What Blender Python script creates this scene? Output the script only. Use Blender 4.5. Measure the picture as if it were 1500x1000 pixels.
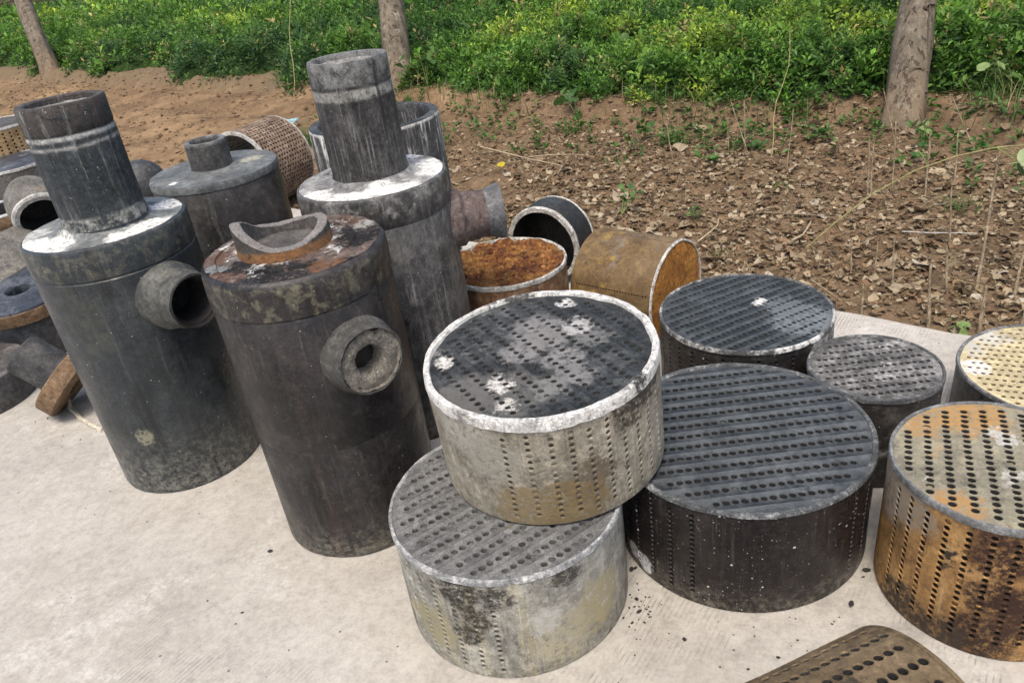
import bpy, bmesh, math, random
import numpy as np
from mathutils import Vector, Matrix, Quaternion, noise as mnoise
from mathutils.geometry import delaunay_2d_cdt

for o in list(bpy.data.objects):
    bpy.data.objects.remove(o)
random.seed(7)
rng = np.random.default_rng(11)
S = bpy.context.scene
C = S.collection
R = math.radians

# ------------------------------------------------------------------ camera
PITCH, ROLL, FPX, CAM_H = 0.50439, -0.14204, 1130.2, 1.6
fw = Vector((0, math.cos(PITCH), -math.sin(PITCH)))
up0 = Vector((0, math.sin(PITCH), math.cos(PITCH)))
rt = Vector((1, 0, 0)) * math.cos(ROLL) + up0 * math.sin(ROLL)
up = -Vector((1, 0, 0)) * math.sin(ROLL) + up0 * math.cos(ROLL)
cam_d = bpy.data.cameras.new('camera')
cam = bpy.data.objects.new('camera', cam_d)
C.objects.link(cam)
cam.matrix_world = Matrix(((rt.x, up.x, -fw.x, 0), (rt.y, up.y, -fw.y, 0), (rt.z, up.z, -fw.z, CAM_H), (0, 0, 0, 1)))
cam_d.sensor_width = 36
cam_d.lens = FPX / 1500 * 36
cam_d.clip_start = 0.05
cam_d.clip_end = 2000
S.camera = cam

# ------------------------------------------------------------------ light
SUN_EL, SUN_AZ = R(66), R(-165)          # azimuth of the sun seen from above, from +Y clockwise
W = bpy.data.worlds.new('World')
S.world = W
W.use_nodes = True
wn = W.node_tree
sky = wn.nodes.new('ShaderNodeTexSky')
sky.sky_type = 'NISHITA'
sky.sun_disc = False
sky.sun_elevation = SUN_EL
sky.sun_rotation = SUN_AZ
sky.air_density = 1.0
sky.dust_density = 4.0
sky.ozone_density = 0.6
bg = wn.nodes['Background']
bg.inputs['Strength'].default_value = 0.13
wn.links.new(sky.outputs[0], bg.inputs['Color'])
sun_d = bpy.data.lights.new('sun', 'SUN')
sun_d.energy = 1.5
sun_d.angle = R(20)
sun_d.color = (1.0, 0.92, 0.79)
sun = bpy.data.objects.new('sun', sun_d)
C.objects.link(sun)
sdir = Vector((math.sin(SUN_AZ) * math.cos(SUN_EL), math.cos(SUN_AZ) * math.cos(SUN_EL), math.sin(SUN_EL)))
sun.rotation_euler = sdir.to_track_quat('Z', 'Y').to_euler()
sun.location = sdir * 30
S.view_settings.view_transform = 'Standard'
S.view_settings.look = 'None'
S.view_settings.exposure = 0.84
S.view_settings.gamma = 1

# ------------------------------------------------------------------ helpers
def ray(px, py):
    return (fw * FPX + rt * (px - 750) + up * (500 - py))

def at_z(px, py, z=0.0):
    d = ray(px, py)
    return Vector((0, 0, CAM_H)) + d * ((z - CAM_H) / d.z)

def at_depth(px, py, dep):
    return Vector((0, 0, CAM_H)) + ray(px, py) * (dep / FPX)

def depth_of(p):
    return (Vector(p) - Vector((0, 0, CAM_H))).dot(fw)

# frame along the pavement edge: e runs along it, n across it
E_ = Vector((-0.741, 0.671, 0)).normalized()
N_ = Vector((0.671, 0.741, 0)).normalized()
EDGE = 2.97
BANK = 6.1
def bank(s):
    return 5.45 + .65 * sstep(s, 4.5, 9.0) + .45 * np.exp(-((s - 1.5) / .8) ** 2)
def sd(s, d):
    return E_.x * s + N_.x * d, E_.y * s + N_.y * d

def tag(o, label=None, cat=None, group=None, kind=None):
    if label: o['label'] = label
    if cat: o['category'] = cat
    if group: o['group'] = group
    if kind: o['kind'] = kind
    return o

def thing(name, label, cat, loc=(0, 0, 0), rot=None, group=None):
    o = bpy.data.objects.new(name, None)
    o.empty_display_size = 0.1
    C.objects.link(o)
    o.location = loc
    if rot is not None:
        o.rotation_mode = 'QUATERNION'
        o.rotation_quaternion = rot
    return tag(o, label, cat, group)

def axis_rot(ax, spin=0.0):
    return Vector(ax).normalized().to_track_quat('Z', 'Y') @ Quaternion((0, 0, 1), spin)

def mk_mesh(name, V, F, mats, sharp=35, midx=None, smooth=True):
    me = bpy.data.meshes.new(name)
    me.from_pydata([tuple(v) for v in V], [], [tuple(int(i) for i in f) for f in F])
    for m in (mats if isinstance(mats, (list, tuple)) else [mats]):
        me.materials.append(m)
    if midx is not None:
        me.polygons.foreach_set('material_index', np.asarray(midx, dtype=np.int32))
    me.polygons.foreach_set('use_smooth', np.full(len(me.polygons), smooth, dtype=bool))
    if smooth and sharp:
        me.set_sharp_from_angle(angle=R(sharp))
    me.update()
    return me

def obj(name, me, parent=None, loc=None):
    o = bpy.data.objects.new(name, me)
    C.objects.link(o)
    if parent: o.parent = parent
    if loc is not None: o.location = loc
    return o

def part(name, geo, mats, parent=None, sharp=35, midx=None, smooth=True):
    return obj(name, mk_mesh(name, geo[0], geo[1], mats, sharp, midx, smooth), parent)

def fnoise(p, sc, seed=0.0):
    return mnoise.noise(Vector((p[0] * sc + seed, p[1] * sc - seed * .7, p[2] * sc + seed * .3)))

def lathe(prof, seg=96, closed=False, jitter=0.0, jsc=14, seed=0.0, cap0=False, cap1=False, zf=None):
    """revolve (r,z) points about Z"""
    V = []; F = []
    n = len(prof)
    for (r, z) in prof:
        for k in range(seg):
            a = 2 * math.pi * k / seg
            x, y = r * math.cos(a), r * math.sin(a)
            zz = z if zf is None else zf(r, z, a)
            if jitter:
                j = fnoise((x, y, zz), jsc, seed) * jitter + fnoise((x, y, zz), jsc * 3.3, seed + 5) * jitter * .5
                q = 1 + j / max(r, .02)
                x *= q; y *= q
                zz += fnoise((x, y, zz), jsc, seed + 9) * jitter * .7
            V.append((x, y, zz))
    m = n if closed else n - 1
    for i in range(m):
        a0 = i * seg; b0 = ((i + 1) % n) * seg
        for k in range(seg):
            k2 = (k + 1) % seg
            F.append((a0 + k, a0 + k2, b0 + k2, b0 + k))
    if cap0: F.append(tuple(range(seg))[::-1])
    if cap1: F.append(tuple(range((n - 1) * seg, n * seg)))
    return V, F

def off(geo, dx, dy):
    return [(v[0] + dx, v[1] + dy, v[2]) for v in geo[0]], geo[1]

def merge(*geos):
    V = []; F = []
    for v, f in geos:
        o = len(V)
        V += list(v); F += [tuple(i + o for i in q) for q in f]
    return V, F

def xform(geo, M):
    return [tuple(M @ Vector(v)) for v in geo[0]], geo[1]

def flat_cdt(pts, edges, holes, hr):
    """constrained triangulation of 2D pts, triangles inside holes dropped"""
    res = delaunay_2d_cdt([Vector(p) for p in pts], edges, [], 0, 1e-6)
    P = np.array([(v.x, v.y) for v in res[0]])
    T = np.array([f for f in res[2] if len(f) == 3], dtype=np.int64)
    cen = P[T].mean(1)
    if len(holes):
        H = np.array(holes)
        d2 = ((cen[:, None, :] - H[None, :, :]) ** 2).sum(2).min(1)
        T = T[d2 > (hr * .97 * math.cos(math.pi / HS)) ** 2]
    return P, T

HS = 10
def hole_grid(Rr, ang, row, step, margin, shift=0.0, phase=0.0, stagger=True):
    """hole centres in straight rows over a disc"""
    ca, sa = math.cos(ang), math.sin(ang)
    out = []
    nr = int(Rr / row) + 1
    for i in range(-nr, nr + 1):
        t = i * row + shift
        if abs(t) > Rr - margin: continue
        half = math.sqrt((Rr - margin) ** 2 - t * t)
        off = (step / 2 if (stagger and i % 2) else 0) + phase
        k0 = int(half / step) + 2
        for k in range(-k0, k0 + 1):
            u = k * step + off
            if abs(u) > half: continue
            out.append((u * ca - t * sa + random.uniform(-.0007, .0007), u * sa + t * ca + random.uniform(-.0007, .0007)))
    return out

def perf_disc(Rr, holes, hr, depth, z, seg=96, clogp=.04):
    pts = [(Rr * math.cos(2 * math.pi * k / seg), Rr * math.sin(2 * math.pi * k / seg)) for k in range(seg)]
    edges = [(k, (k + 1) % seg) for k in range(seg)]
    for (x, y) in holes:
        b = len(pts)
        q = hr * random.uniform(.94, 1.04)
        for k in range(HS):
            a = 2 * math.pi * k / HS
            pts.append((x + q * math.cos(a), y + q * math.sin(a)))
            edges.append((b + k, b + (k + 1) % HS))
    P, T = flat_cdt(pts, edges, holes, hr)
    V = [(p[0], p[1], z) for p in P]
    F = []
    for t in T:
        a, b, c = P[t[0]], P[t[1]], P[t[2]]
        F.append(tuple(t) if (b[0] - a[0]) * (c[1] - a[1]) - (b[1] - a[1]) * (c[0] - a[0]) > 0 else tuple(t[::-1]))
    mi = [0] * len(F)
    # hole walls
    for h in range(len(holes)):
        b = seg + h * HS
        o = len(V)
        dp = depth * random.choice((1, 1, 1, .8, .35))
        hx, hy = holes[h]
        clog = random.random() < clogp
        if clog: dp = random.uniform(.004, .008)
        for k in range(HS):
            V.append((hx + (pts[b + k][0] - hx) * .84, hy + (pts[b + k][1] - hy) * .84, z - .0026))
        for k in range(HS):
            V.append((hx + (pts[b + k][0] - hx) * .82, hy + (pts[b + k][1] - hy) * .82, z - max(dp, .0035) + random.uniform(-.0008, .0008)))
        for k in range(HS):
            k2 = (k + 1) % HS
            F.append((b + k, b + k2, o + k2, o + k)); mi.append(0)
            F.append((o + k, o + k2, o + HS + k2, o + HS + k)); mi.append(1)
        F.append(tuple(o + HS + k for k in range(HS))); mi.append(0 if clog and random.random() < .5 else 1)
    # short skirt so that the plate has thickness
    o = len(V)
    for k in range(seg):
        V.append((pts[k][0], pts[k][1], z - .012))
    for k in range(seg):
        k2 = (k + 1) % seg
        F.append((k, o + k, o + k2, k2)); mi.append(0)
    return (V, F), mi

def perf_shell(Rr, z0, z1, cols, hr, depth, wob=0.0, seed=0.0, clogp=.06):
    """cylinder wall with drilled holes. cols: list of (theta deg, [z...])"""
    U0 = math.pi / 2
    L = 2 * math.pi * Rr
    def wrap(d):
        return ((math.radians(d) - U0) % (2 * math.pi)) * Rr
    holes = [(wrap(t), z) for t, zs in cols for z in zs]
    NT = 90
    pts = []; edges = []
    zs_lv = np.linspace(z0, z1, 9)
    H = np.array(holes) if holes else np.zeros((0, 2))
    for i in range(NT + 1):
        u = L * i / NT
        for j, z in enumerate(zs_lv):
            if 0 < i < NT and 0 < j < 8 and len(H) and ((H - (u, z)) ** 2).sum(1).min() < (hr * 1.5) ** 2:
                continue
            pts.append((u, z))
    nb = len(pts)
    for (x, y) in holes:
        b = len(pts)
        for k in range(HS):
            a = 2 * math.pi * k / HS
            pts.append((x + hr * math.cos(a), y + hr * math.sin(a)))
            edges.append((b + k, b + (k + 1) % HS))
    P, T = flat_cdt(pts, edges, holes, hr)
    def pos(u, z, r):
        a = u / Rr + U0
        p = (r * math.cos(a), r * math.sin(a), z)
        if wob:
            q = 1 + (fnoise(p, 5, seed) * wob + fnoise(p, 22, seed) * wob * .35) / Rr
            return (p[0] * q, p[1] * q, z)
        return p
    V = [pos(p[0], p[1], Rr) for p in P]
    F = []
    for t in T:
        a, b, c = P[t[0]], P[t[1]], P[t[2]]
        F.append(tuple(t) if (b[0] - a[0]) * (c[1] - a[1]) - (b[1] - a[1]) * (c[0] - a[0]) > 0 else tuple(t[::-1]))
    mi = [0] * len(F)
    for h in range(len(holes)):
        b = nb + h * HS
        o = len(V)
        hx, hy = holes[h]
        dp = depth * random.uniform(.8, 1.1)
        clog = random.random() < clogp
        if clog: dp = random.uniform(.003, .006)
        lip = min(.0026, abs(depth) * .5) * (1 if depth > 0 else -1)
        for k in range(HS):
            V.append(pos(hx + (pts[b + k][0] - hx) * .84, hy + (pts[b + k][1] - hy) * .84, Rr - lip))
        for k in range(HS):
            V.append(pos(hx + (pts[b + k][0] - hx) * .80, hy + (pts[b + k][1] - hy) * .80, Rr - (dp if depth < 0 else max(dp, .003))))
        for k in range(HS):
            k2 = (k + 1) % HS
            F.append((b + k, b + k2, o + k2, o + k)); mi.append(0)
            F.append((o + k, o + k2, o + HS + k2, o + HS + k)); mi.append(1)
        F.append(tuple(o + HS + k for k in range(HS))); mi.append(0 if clog and random.random() < .6 else 1)
    # weld the seam
    bm = bmesh.new()
    vs = [bm.verts.new(v) for v in V]
    lay = None
    for f, m in zip(F, mi):
        try:
            q = bm.faces.new([vs[i] for i in f]); q.material_index = m
        except ValueError:
            pass
    bmesh.ops.remove_doubles(bm, verts=bm.verts, dist=1e-5)
    bm.verts.index_update()
    V = [tuple(v.co) for v in bm.verts]
    F = [tuple(v.index for v in f.verts) for f in bm.faces]
    mi = [f.material_index for f in bm.faces]
    bm.free()
    return (V, F), mi

# ------------------------------------------------------------------ node helpers
class NT:
    def __init__(s, name):
        s.m = bpy.data.materials.new(name); s.m.use_nodes = True
        s.t = s.m.node_tree; s.n = s.t.nodes; s.l = s.t.links
        s.b = s.n['Principled BSDF']
        tc = s.n.new('ShaderNodeTexCoord')
        s.obj = tc.outputs['Object']
        oi = s.n.new('ShaderNodeObjectInfo')
        s.rand = oi.outputs['Random']
        s.v = s.obj
    def set(s, sock, v):
        if isinstance(v, bpy.types.NodeSocket): s.l.new(v, sock)
        elif isinstance(v, (tuple, list)): sock.default_value = tuple(v) + ((1,) if len(v) == 3 and len(sock.default_value) == 4 else ())
        else: sock.default_value = v
    def math(s, op, a, b=0.0, clamp=False):
        n = s.n.new('ShaderNodeMath'); n.operation = op; n.use_clamp = clamp
        s.set(n.inputs[0], a); s.set(n.inputs[1], b)
        return n.outputs[0]
    def vmath(s, op, a, b):
        n = s.n.new('ShaderNodeVectorMath'); n.operation = op
        s.set(n.inputs[0], a); s.set(n.inputs[1], b)
        return n.outputs['Value'] if op in ('DISTANCE', 'DOT_PRODUCT', 'LENGTH') else n.outputs[0]
    def noise(s, sc, det=4, rough=.6, vec=None, off=0.0, stretch=None, dist=0.0):
        v = vec if vec is not None else s.v
        if stretch or off:
            mp = s.n.new('ShaderNodeMapping')
            s.l.new(v, mp.inputs['Vector'])
            mp.inputs['Location'].default_value = (off, off * .7, -off * .4)
            if stretch: mp.inputs['Scale'].default_value = stretch
            v = mp.outputs[0]
        n = s.n.new('ShaderNodeTexNoise')
        n.inputs['Scale'].default_value = sc; n.inputs['Detail'].default_value = det
        n.inputs['Roughness'].default_value = rough; n.inputs['Distortion'].default_value = dist
        s.l.new(v, n.inputs['Vector'])
        return n.outputs[0]
    def step(s, x, lo, hi):
        n = s.n.new('ShaderNodeMapRange'); n.interpolation_type = 'SMOOTHSTEP'
        s.set(n.inputs[0], x); s.set(n.inputs[1], lo); s.set(n.inputs[2], hi)
        return n.outputs[0]
    def ramp(s, x, stops):
        n = s.n.new('ShaderNodeValToRGB')
        e = n.color_ramp.elements
        while len(e) < len(stops): e.new(.5)
        for q, (p, c) in zip(e, stops):
            q.position = p; q.color = tuple(c) + (1,)
        s.set(n.inputs[0], x)
        return n.outputs[0]
    def mix(s, f, a, b, mode='MIX'):
        n = s.n.new('ShaderNodeMix'); n.data_type = 'RGBA'; n.blend_type = mode
        s.set(n.inputs[0], f); s.set(n.inputs[6], a); s.set(n.inputs[7], b)
        return n.outputs[2]
    def sep(s, v=None):
        n = s.n.new('ShaderNodeSeparateXYZ'); s.l.new(v if v is not None else s.obj, n.inputs[0])
        return n.outputs
    def bump(s, h, strength=.3, dist=.01, normal=None):
        n = s.n.new('ShaderNodeBump'); n.inputs['Strength'].default_value = strength; n.inputs['Distance'].default_value = dist
        s.set(n.inputs['Height'], h)
        if normal is not None: s.l.new(normal, n.inputs['Normal'])
        return n.outputs[0]
    def out(s, col, rough=.6, bump=None, metal=0.0, spec=.5):
        s.set(s.b.inputs['Base Color'], col); s.set(s.b.inputs['Roughness'], rough)
        s.set(s.b.inputs['Metallic'], metal); s.b.inputs['Specular IOR Level'].default_value = spec
        if bump is not None: s.l.new(bump, s.b.inputs['Normal'])
        return s.m

def grime(name, stops, seed=0.0, scale=6, streaks=(), patches=(), specks=(), dust=None, spots=(), rough=(.45, .8), bump=.35, rows=None, bands=(), fine=60, spec=.4, abr=.6, pep=.32, crisp=1.0, hair=0.0):
    """weathered surface.
    stops: colour ramp over a base noise; streaks: (colour, lo, hi, scale) drips along Z;
    patches: (colour, lo, hi, scale); specks: (colour, threshold, scale); dust: (colour, z, amount);
    spots: (x,y,z,radius,colour,raggedness); rows: (angle, pitch, colour, amount); bands: (z0,z1,colour,amount)"""
    t = NT(name)
    base = t.noise(scale, 7, .68, off=seed)
    fin = t.noise(fine, 5, .7, off=seed + 3)
    mid = t.noise(scale * 4.3, 6, .75, off=seed + 6)
    x = t.math('ADD', t.math('MULTIPLY', base, .45), t.math('ADD', t.math('MULTIPLY', mid, .33), t.math('MULTIPLY', fin, .22)))
    x = t.math('ADD', t.math('MULTIPLY', x, 2.1), -.55)
    col = t.ramp(x, stops)
    top_c = stops[-1][1]
    hgt = t.math('ADD', t.math('MULTIPLY', mid, .8), t.math('MULTIPLY', fin, .8))
    rmask = t.step(t.noise(scale * 1.7, 5, .65, off=seed + 8), .35, .7)
    rgh = t.math('ADD', t.math('MULTIPLY', rmask, rough[1] - rough[0]), rough[0])
    xyz = t.sep()
    k = 0
    if rows:
        ang, pitch, rc, am = rows
        u = t.math('ADD', t.math('MULTIPLY', xyz[0], -math.sin(ang) / pitch), t.math('MULTIPLY', xyz[1], math.cos(ang) / pitch))
        saw = t.math('FRACT', t.math('ADD', u, .5))
        st = t.math('MULTIPLY', t.step(saw, .0, .9), t.noise(9, 3, .6, off=seed + 20))
        col = t.mix(t.math('MULTIPLY', st, am), col, rc)
        ln = t.math('MULTIPLY', t.math('SUBTRACT', 1.0, t.step(saw, .0, .07)), t.step(t.noise(6, 5, .7, off=seed + 22), .36, .55))
        col = t.mix(t.math('MULTIPLY', ln, .75), col, t.mix(1.0, col, (.25, .25, .26), 'MULTIPLY'))
        ln2 = t.math('MULTIPLY', t.math('MULTIPLY', t.step(saw, .90, .96), t.math('SUBTRACT', 1.0, t.step(saw, .97, 1.0))), t.step(t.noise(8, 6, .75, off=seed + 24), .47, .6))
        col = t.mix(t.math('MULTIPLY', ln2, .5), col, rc)
        hgt = t.math('ADD', hgt, t.math('MULTIPLY', saw, .6))
    for (c, z0, z1, am) in bands:
        w = t.math('ADD', xyz[2], t.math('MULTIPLY', t.math('SUBTRACT', t.noise(22, 4, .7, off=seed + 40 + k), .5), .010))
        m = t.math('MULTIPLY', t.step(w, z0 - .006, z0 + .006), t.math('SUBTRACT', 1.0, t.step(w, z1 - .006, z1 + .006)))
        m = t.math('MULTIPLY', m, t.step(t.noise(30, 5, .7, off=seed + 44), .62 - am * .5, .85 - am * .5))
        col = t.mix(m, col, c); k += 1
    for (c, lo, hi, sc) in streaks:
        m = t.step(t.noise(sc, 7, .78, off=seed + 11 + k * 4.1, stretch=(1, 1, .07)), lo - .04, hi - .04)
        m = t.math('MULTIPLY', m, t.step(t.noise(5, 3, .6, off=seed + 31 + k), .3, .62))
        col = t.mix(m, col, c); k += 1
    for (c, lo, hi, sc) in patches:
        m = t.step(t.noise(sc, 8, .7, off=seed + 17 + k * 3.3, dist=.3), lo, hi)
        col = t.mix(m, col, c); k += 1
        rgh = t.math('ADD', rgh, t.math('MULTIPLY', m, .15), True)
        hgt = t.math('ADD', hgt, t.math('MULTIPLY', m, .25))
    # crisp pits, lighter scabs and fine vertical scratches
    if crisp:
        m = t.step(t.noise(scale * 5.5, 9, .82, off=seed + 81), .47, .55)
        col = t.mix(t.math('MULTIPLY', m, .30 * crisp), col, t.mix(1.0, col, (2.1, 2.1, 2.05), 'MULTIPLY'))
        m2 = t.step(t.noise(scale * 4.1, 9, .82, off=seed + 84), .565, .60)
        col = t.mix(t.math('MULTIPLY', m2, .65 * crisp), col, t.mix(1.0, col, (.32, .31, .31), 'MULTIPLY'))
        hgt = t.math('ADD', hgt, t.math('ADD', t.math('MULTIPLY', m, .3), t.math('MULTIPLY', m2, -.5)))
        m3 = t.math('MULTIPLY', t.step(t.noise(105, 5, .75, off=seed + 87), .665, .69), t.step(t.noise(scale * .8, 4, .7, off=seed + 88), .45, .6))
        col = t.mix(t.math('MULTIPLY', m3, .7 * crisp), col, tuple(min(.7, q * 2.2 + .10) for q in top_c))
    if hair:
        m = t.step(t.noise(120, 4, .75, off=seed + 91, stretch=(1, 1, .035)), .54, .66)
        m = t.math('MULTIPLY', m, t.step(t.noise(scale * 1.3, 5, .7, off=seed + 93, stretch=(1, 1, .4)), .42, .62))
        col = t.mix(t.math('MULTIPLY', m, hair), col, tuple(min(.7, q * 1.7 + .04) for q in top_c))
    # scuffed, dusty grain
    if abr:
        ac = tuple(min(.8, q * 1.7 + .03) for q in top_c)
        m = t.math('MULTIPLY', t.step(t.noise(75, 8, .85, off=seed + 71), .53, .66), t.step(t.noise(scale * .9, 5, .7, off=seed + 73), .40, .66))
        col = t.mix(t.math('MULTIPLY', m, abr), col, ac)
    pp = t.noise(210, 3, .7, off=seed + 75)
    col = t.mix(1.0, col, t.ramp(pp, [(.3, (1 - pep,) * 3), (.5, (1.0, 1.0, 1.0)), (.7, (1 + pep,) * 3)]), 'MULTIPLY')
    if dust:
        c, z, am = dust
        w = t.math('SUBTRACT', 1.0, t.step(xyz[2], 0.0, z))
        m = t.math('MULTIPLY', w, t.step(t.noise(45, 6, .8, off=seed + 50), .42, .68))
        col = t.mix(t.math('MULTIPLY', m, am), col, c)
    for (sx, sy, sz, r, c, rag) in spots:
        d = t.vmath('DISTANCE', t.obj, (sx, sy, sz))
        d = t.math('ADD', d, t.math('MULTIPLY', t.math('SUBTRACT', t.noise(24, 8, .78, off=seed + 60 + k), .5), rag * 2.2))
        m = t.math('SUBTRACT', 1.0, t.step(d, r * .7, r * 1.05))
        m = t.math('MULTIPLY', m, t.step(t.noise(60, 6, .8, off=seed + 64 + k), .36, .54))
        col = t.mix(m, col, c); k += 1
        hgt = t.math('ADD', hgt, t.math('MULTIPLY', m, .5))
        rgh = t.math('ADD', rgh, t.math('MULTIPLY', m, .2), True)
    for (c, th, sc) in specks:
        vo = t.n.new('ShaderNodeTexVoronoi'); vo.inputs['Scale'].default_value = sc
        t.l.new(t.obj, vo.inputs['Vector'])
        rr = t.sep(vo.outputs['Color'])
        m = t.math('MULTIPLY', t.math('LESS_THAN', t.math('ADD', vo.outputs['Distance'], t.math('MULTIPLY', fin, .12)), t.math('ADD', t.math('MULTIPLY', rr[1], .05), t.math('SUBTRACT', th, .04))), t.math('GREATER_THAN', t.math('MULTIPLY', rr[0], t.noise(3.5, 4, .7, off=seed + 90)), .40))
        col = t.mix(t.math('MULTIPLY', m, .8), col, c)
    return t.out(col, rgh, t.bump(hgt, bump, .008), spec=spec)

BLACK = (.012, .012, .013)
m_hole = grime('hole_interior', [(.3, (.006, .006, .007)), (.7, (.022, .021, .02))], 3, 20, rough=(.7, .9), bump=.2, crisp=0, abr=0)
m_white = (.78, .77, .73)

# ------------------------------------------------------------------ ground
def vnoise(x, y, seed=0):
    """smooth value noise for arrays"""
    xi = np.floor(x).astype(np.int64); yi = np.floor(y).astype(np.int64)
    xf = x - xi; yf = y - yi
    u = xf * xf * (3 - 2 * xf); v = yf * yf * (3 - 2 * yf)
    def h(a, b):
        n = (a * 374761393 + b * 668265263 + seed * 974711) & 0x7fffffff
        n = ((n ^ (n >> 13)) * 1274126177) & 0x7fffffff
        return ((n ^ (n >> 16)) & 0xffff) / 65535.0
    return (h(xi, yi) * (1 - u) + h(xi + 1, yi) * u) * (1 - v) + (h(xi, yi + 1) * (1 - u) + h(xi + 1, yi + 1) * u) * v

def fbm(x, y, oct=4, seed=0):
    r = 0; a = .5
    for i in range(oct):
        r = r + a * (vnoise(x * 2 ** i, y * 2 ** i, seed + i * 17) - .5); a *= .55
    return r

def sstep(x, a, b):
    t = np.clip((x - a) / (b - a), 0, 1)
    return t * t * (3 - 2 * t)

def soil_h(s, d):
    s = np.asarray(s, float); d = np.asarray(d, float)
    rough = sstep(d, EDGE + .02, EDGE + .5)
    h = -.025 + rough * (.05 * fbm(s * .8, d * .8, 3, 3) + .075 * fbm(s * 4, d * 4, 3, 5) + .040 * fbm(s * 15, d * 15, 3, 9))
    wav = bank(s) + .25 * (vnoise(s * .7, s * 0, 21) - .5) + .12 * (vnoise(s * 3, s * 0, 22) - .5)
    h = h + .02 * sstep(d, 3.4, 5.2) + .15 * sstep(d, wav - .28, wav + .05)
    # shallow ruts along the bare track
    tr = sstep(s, 4.0, 6.5)
    h = h - tr * .05 * sstep(d, 3.2, 4.2) * (1 - sstep(d, 5.0, 5.6)) + tr * .025 * np.sin(d * 7 + fbm(s * .5, d, 2, 31) * 4) * sstep(d, 3.2, 3.8) * (1 - sstep(d, 5.2, 5.7))
    return h

def grid_mesh(name, ss, dd, hf, mat):
    Sg, Dg = np.meshgrid(ss, dd)
    X = E_.x * Sg + N_.x * Dg; Y = E_.y * Sg + N_.y * Dg
    Z = hf(Sg, Dg)
    V = np.stack([X, Y, Z], -1).reshape(-1, 3)
    nc = len(ss); nr = len(dd)
    i = np.arange(nr - 1)[:, None] * nc + np.arange(nc - 1)[None, :]
    F = np.stack([i, i + nc, i + nc + 1, i + 1], -1).reshape(-1, 4)
    me = np_mesh(name, V, F, mat)
    return me

def np_mesh(name, V, F, mat, col=None, smooth=True):
    me = bpy.data.meshes.new(name)
    k = F.shape[1]
    me.vertices.add(len(V)); me.vertices.foreach_set('co', V.astype(np.float32).ravel())
    me.loops.add(F.size); me.loops.foreach_set('vertex_index', F.astype(np.int32).ravel())
    me.polygons.add(len(F))
    me.polygons.foreach_set('loop_start', np.arange(0, F.size, k, dtype=np.int32))
    me.polygons.foreach_set('loop_total', np.full(len(F), k, dtype=np.int32))
    me.polygons.foreach_set('use_smooth', np.full(len(F), smooth, dtype=bool))
    if col is not None:
        a = me.color_attributes.new('tint', 'FLOAT_COLOR', 'POINT')
        c4 = np.ones((len(V), 4), np.float32); c4[:, :3] = col
        a.data.foreach_set('color', c4.ravel())
    me.materials.append(mat)
    me.update(calc_edges=True)
    return me

# --- concrete
def concrete_mat():
    t = NT('concrete')
    big = t.noise(.9, 5, .6)
    mid = t.noise(5, 9, .76)
    fin = t.noise(120, 4, .8)
    col = t.ramp(t.math('ADD', t.math('MULTIPLY', big, .45), t.math('MULTIPLY', mid, .55)), [(.30, (.31, .285, .25)), (.46, (.385, .36, .32)), (.56, (.435, .41, .37)), (.72, (.51, .485, .445))])
    col = t.mix(t.step(fin, .52, .78), col, (.30, .28, .25))
    # brushed lines
    mp = t.n.new('ShaderNodeMapping'); mp.vector_type = 'POINT'
    t.l.new(t.obj, mp.inputs[0]); mp.inputs['Rotation'].default_value = (0, 0, R(-52))
    xyz = t.sep(mp.outputs[0])
    wob = t.math('ADD', xyz[1], t.math('MULTIPLY', t.noise(2.2, 2, .5), .02))
    saw = t.math('FRACT', t.math('MULTIPLY', wob, 78.0))
    line = t.math('SUBTRACT', 1.0, t.step(t.math('ABSOLUTE', t.math('SUBTRACT', saw, .5)), .06, .2))
    lm = t.math('MULTIPLY', line, t.step(t.noise(1.3, 4, .7, off=5), .40, .58))
    lm = t.math('MULTIPLY', lm, t.step(t.noise(14, 4, .7, off=9, stretch=(1, 1, 1)), .44, .64))
    col = t.mix(t.math('MULTIPLY', lm, .8), col, (.24, .225, .20))
    # pale laitance and grey smudges
    col = t.mix(t.math('MULTIPLY', t.math('MULTIPLY', t.step(t.noise(2.6, 10, .78, off=13), .53, .63), t.step(t.noise(38, 6, .8, off=15), .40, .58)), .5), col, (.60, .58, .545))
    col = t.mix(t.math('MULTIPLY', t.math('MULTIPLY', t.step(t.noise(2.0, 8, .74, off=27), .54, .70), t.step(t.noise(55, 6, .8, off=29), .42, .6)), .6), col, (.27, .255, .24))
    # dark specks
    vo = t.n.new('ShaderNodeTexVoronoi'); vo.inputs['Scale'].default_value = 26
    t.l.new(t.obj, vo.inputs['Vector'])
    rr = t.sep(vo.outputs['Color'])
    m = t.math('MULTIPLY', t.math('LESS_THAN', vo.outputs['Distance'], .10), t.math('GREATER_THAN', rr[1], .80))
    col = t.mix(t.math('MULTIPLY', m, .8), col, (.07, .065, .06))
    # soot trodden around the blocks on the right
    d = t.vmath('DISTANCE', t.obj, (.75, 1.75, 0))
    so = t.math('MULTIPLY', t.math('SUBTRACT', 1.0, t.step(d, .35, 1.0)), t.step(t.noise(7, 7, .75, off=41), .42, .66))
    col = t.mix(t.math('MULTIPLY', so, .45), col, (.17, .16, .15))
    gr = t.noise(42, 8, .85, off=33)
    col = t.mix(1.0, col, t.ramp(gr, [(.36, (.78, .775, .77)), (.5, (.99, .99, .99)), (.64, (1.12, 1.12, 1.11))]), 'MULTIPLY')
    h = t.math('ADD', t.math('MULTIPLY', gr, .8), t.math('ADD', t.math('MULTIPLY', fin, .5), t.math('MULTIPLY', lm, -.8)))
    return t.out(col, .88, t.bump(h, .35, .006), spec=.3)
m_conc = concrete_mat()
slab = []
ss = np.linspace(-14, 40, 55)
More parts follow.
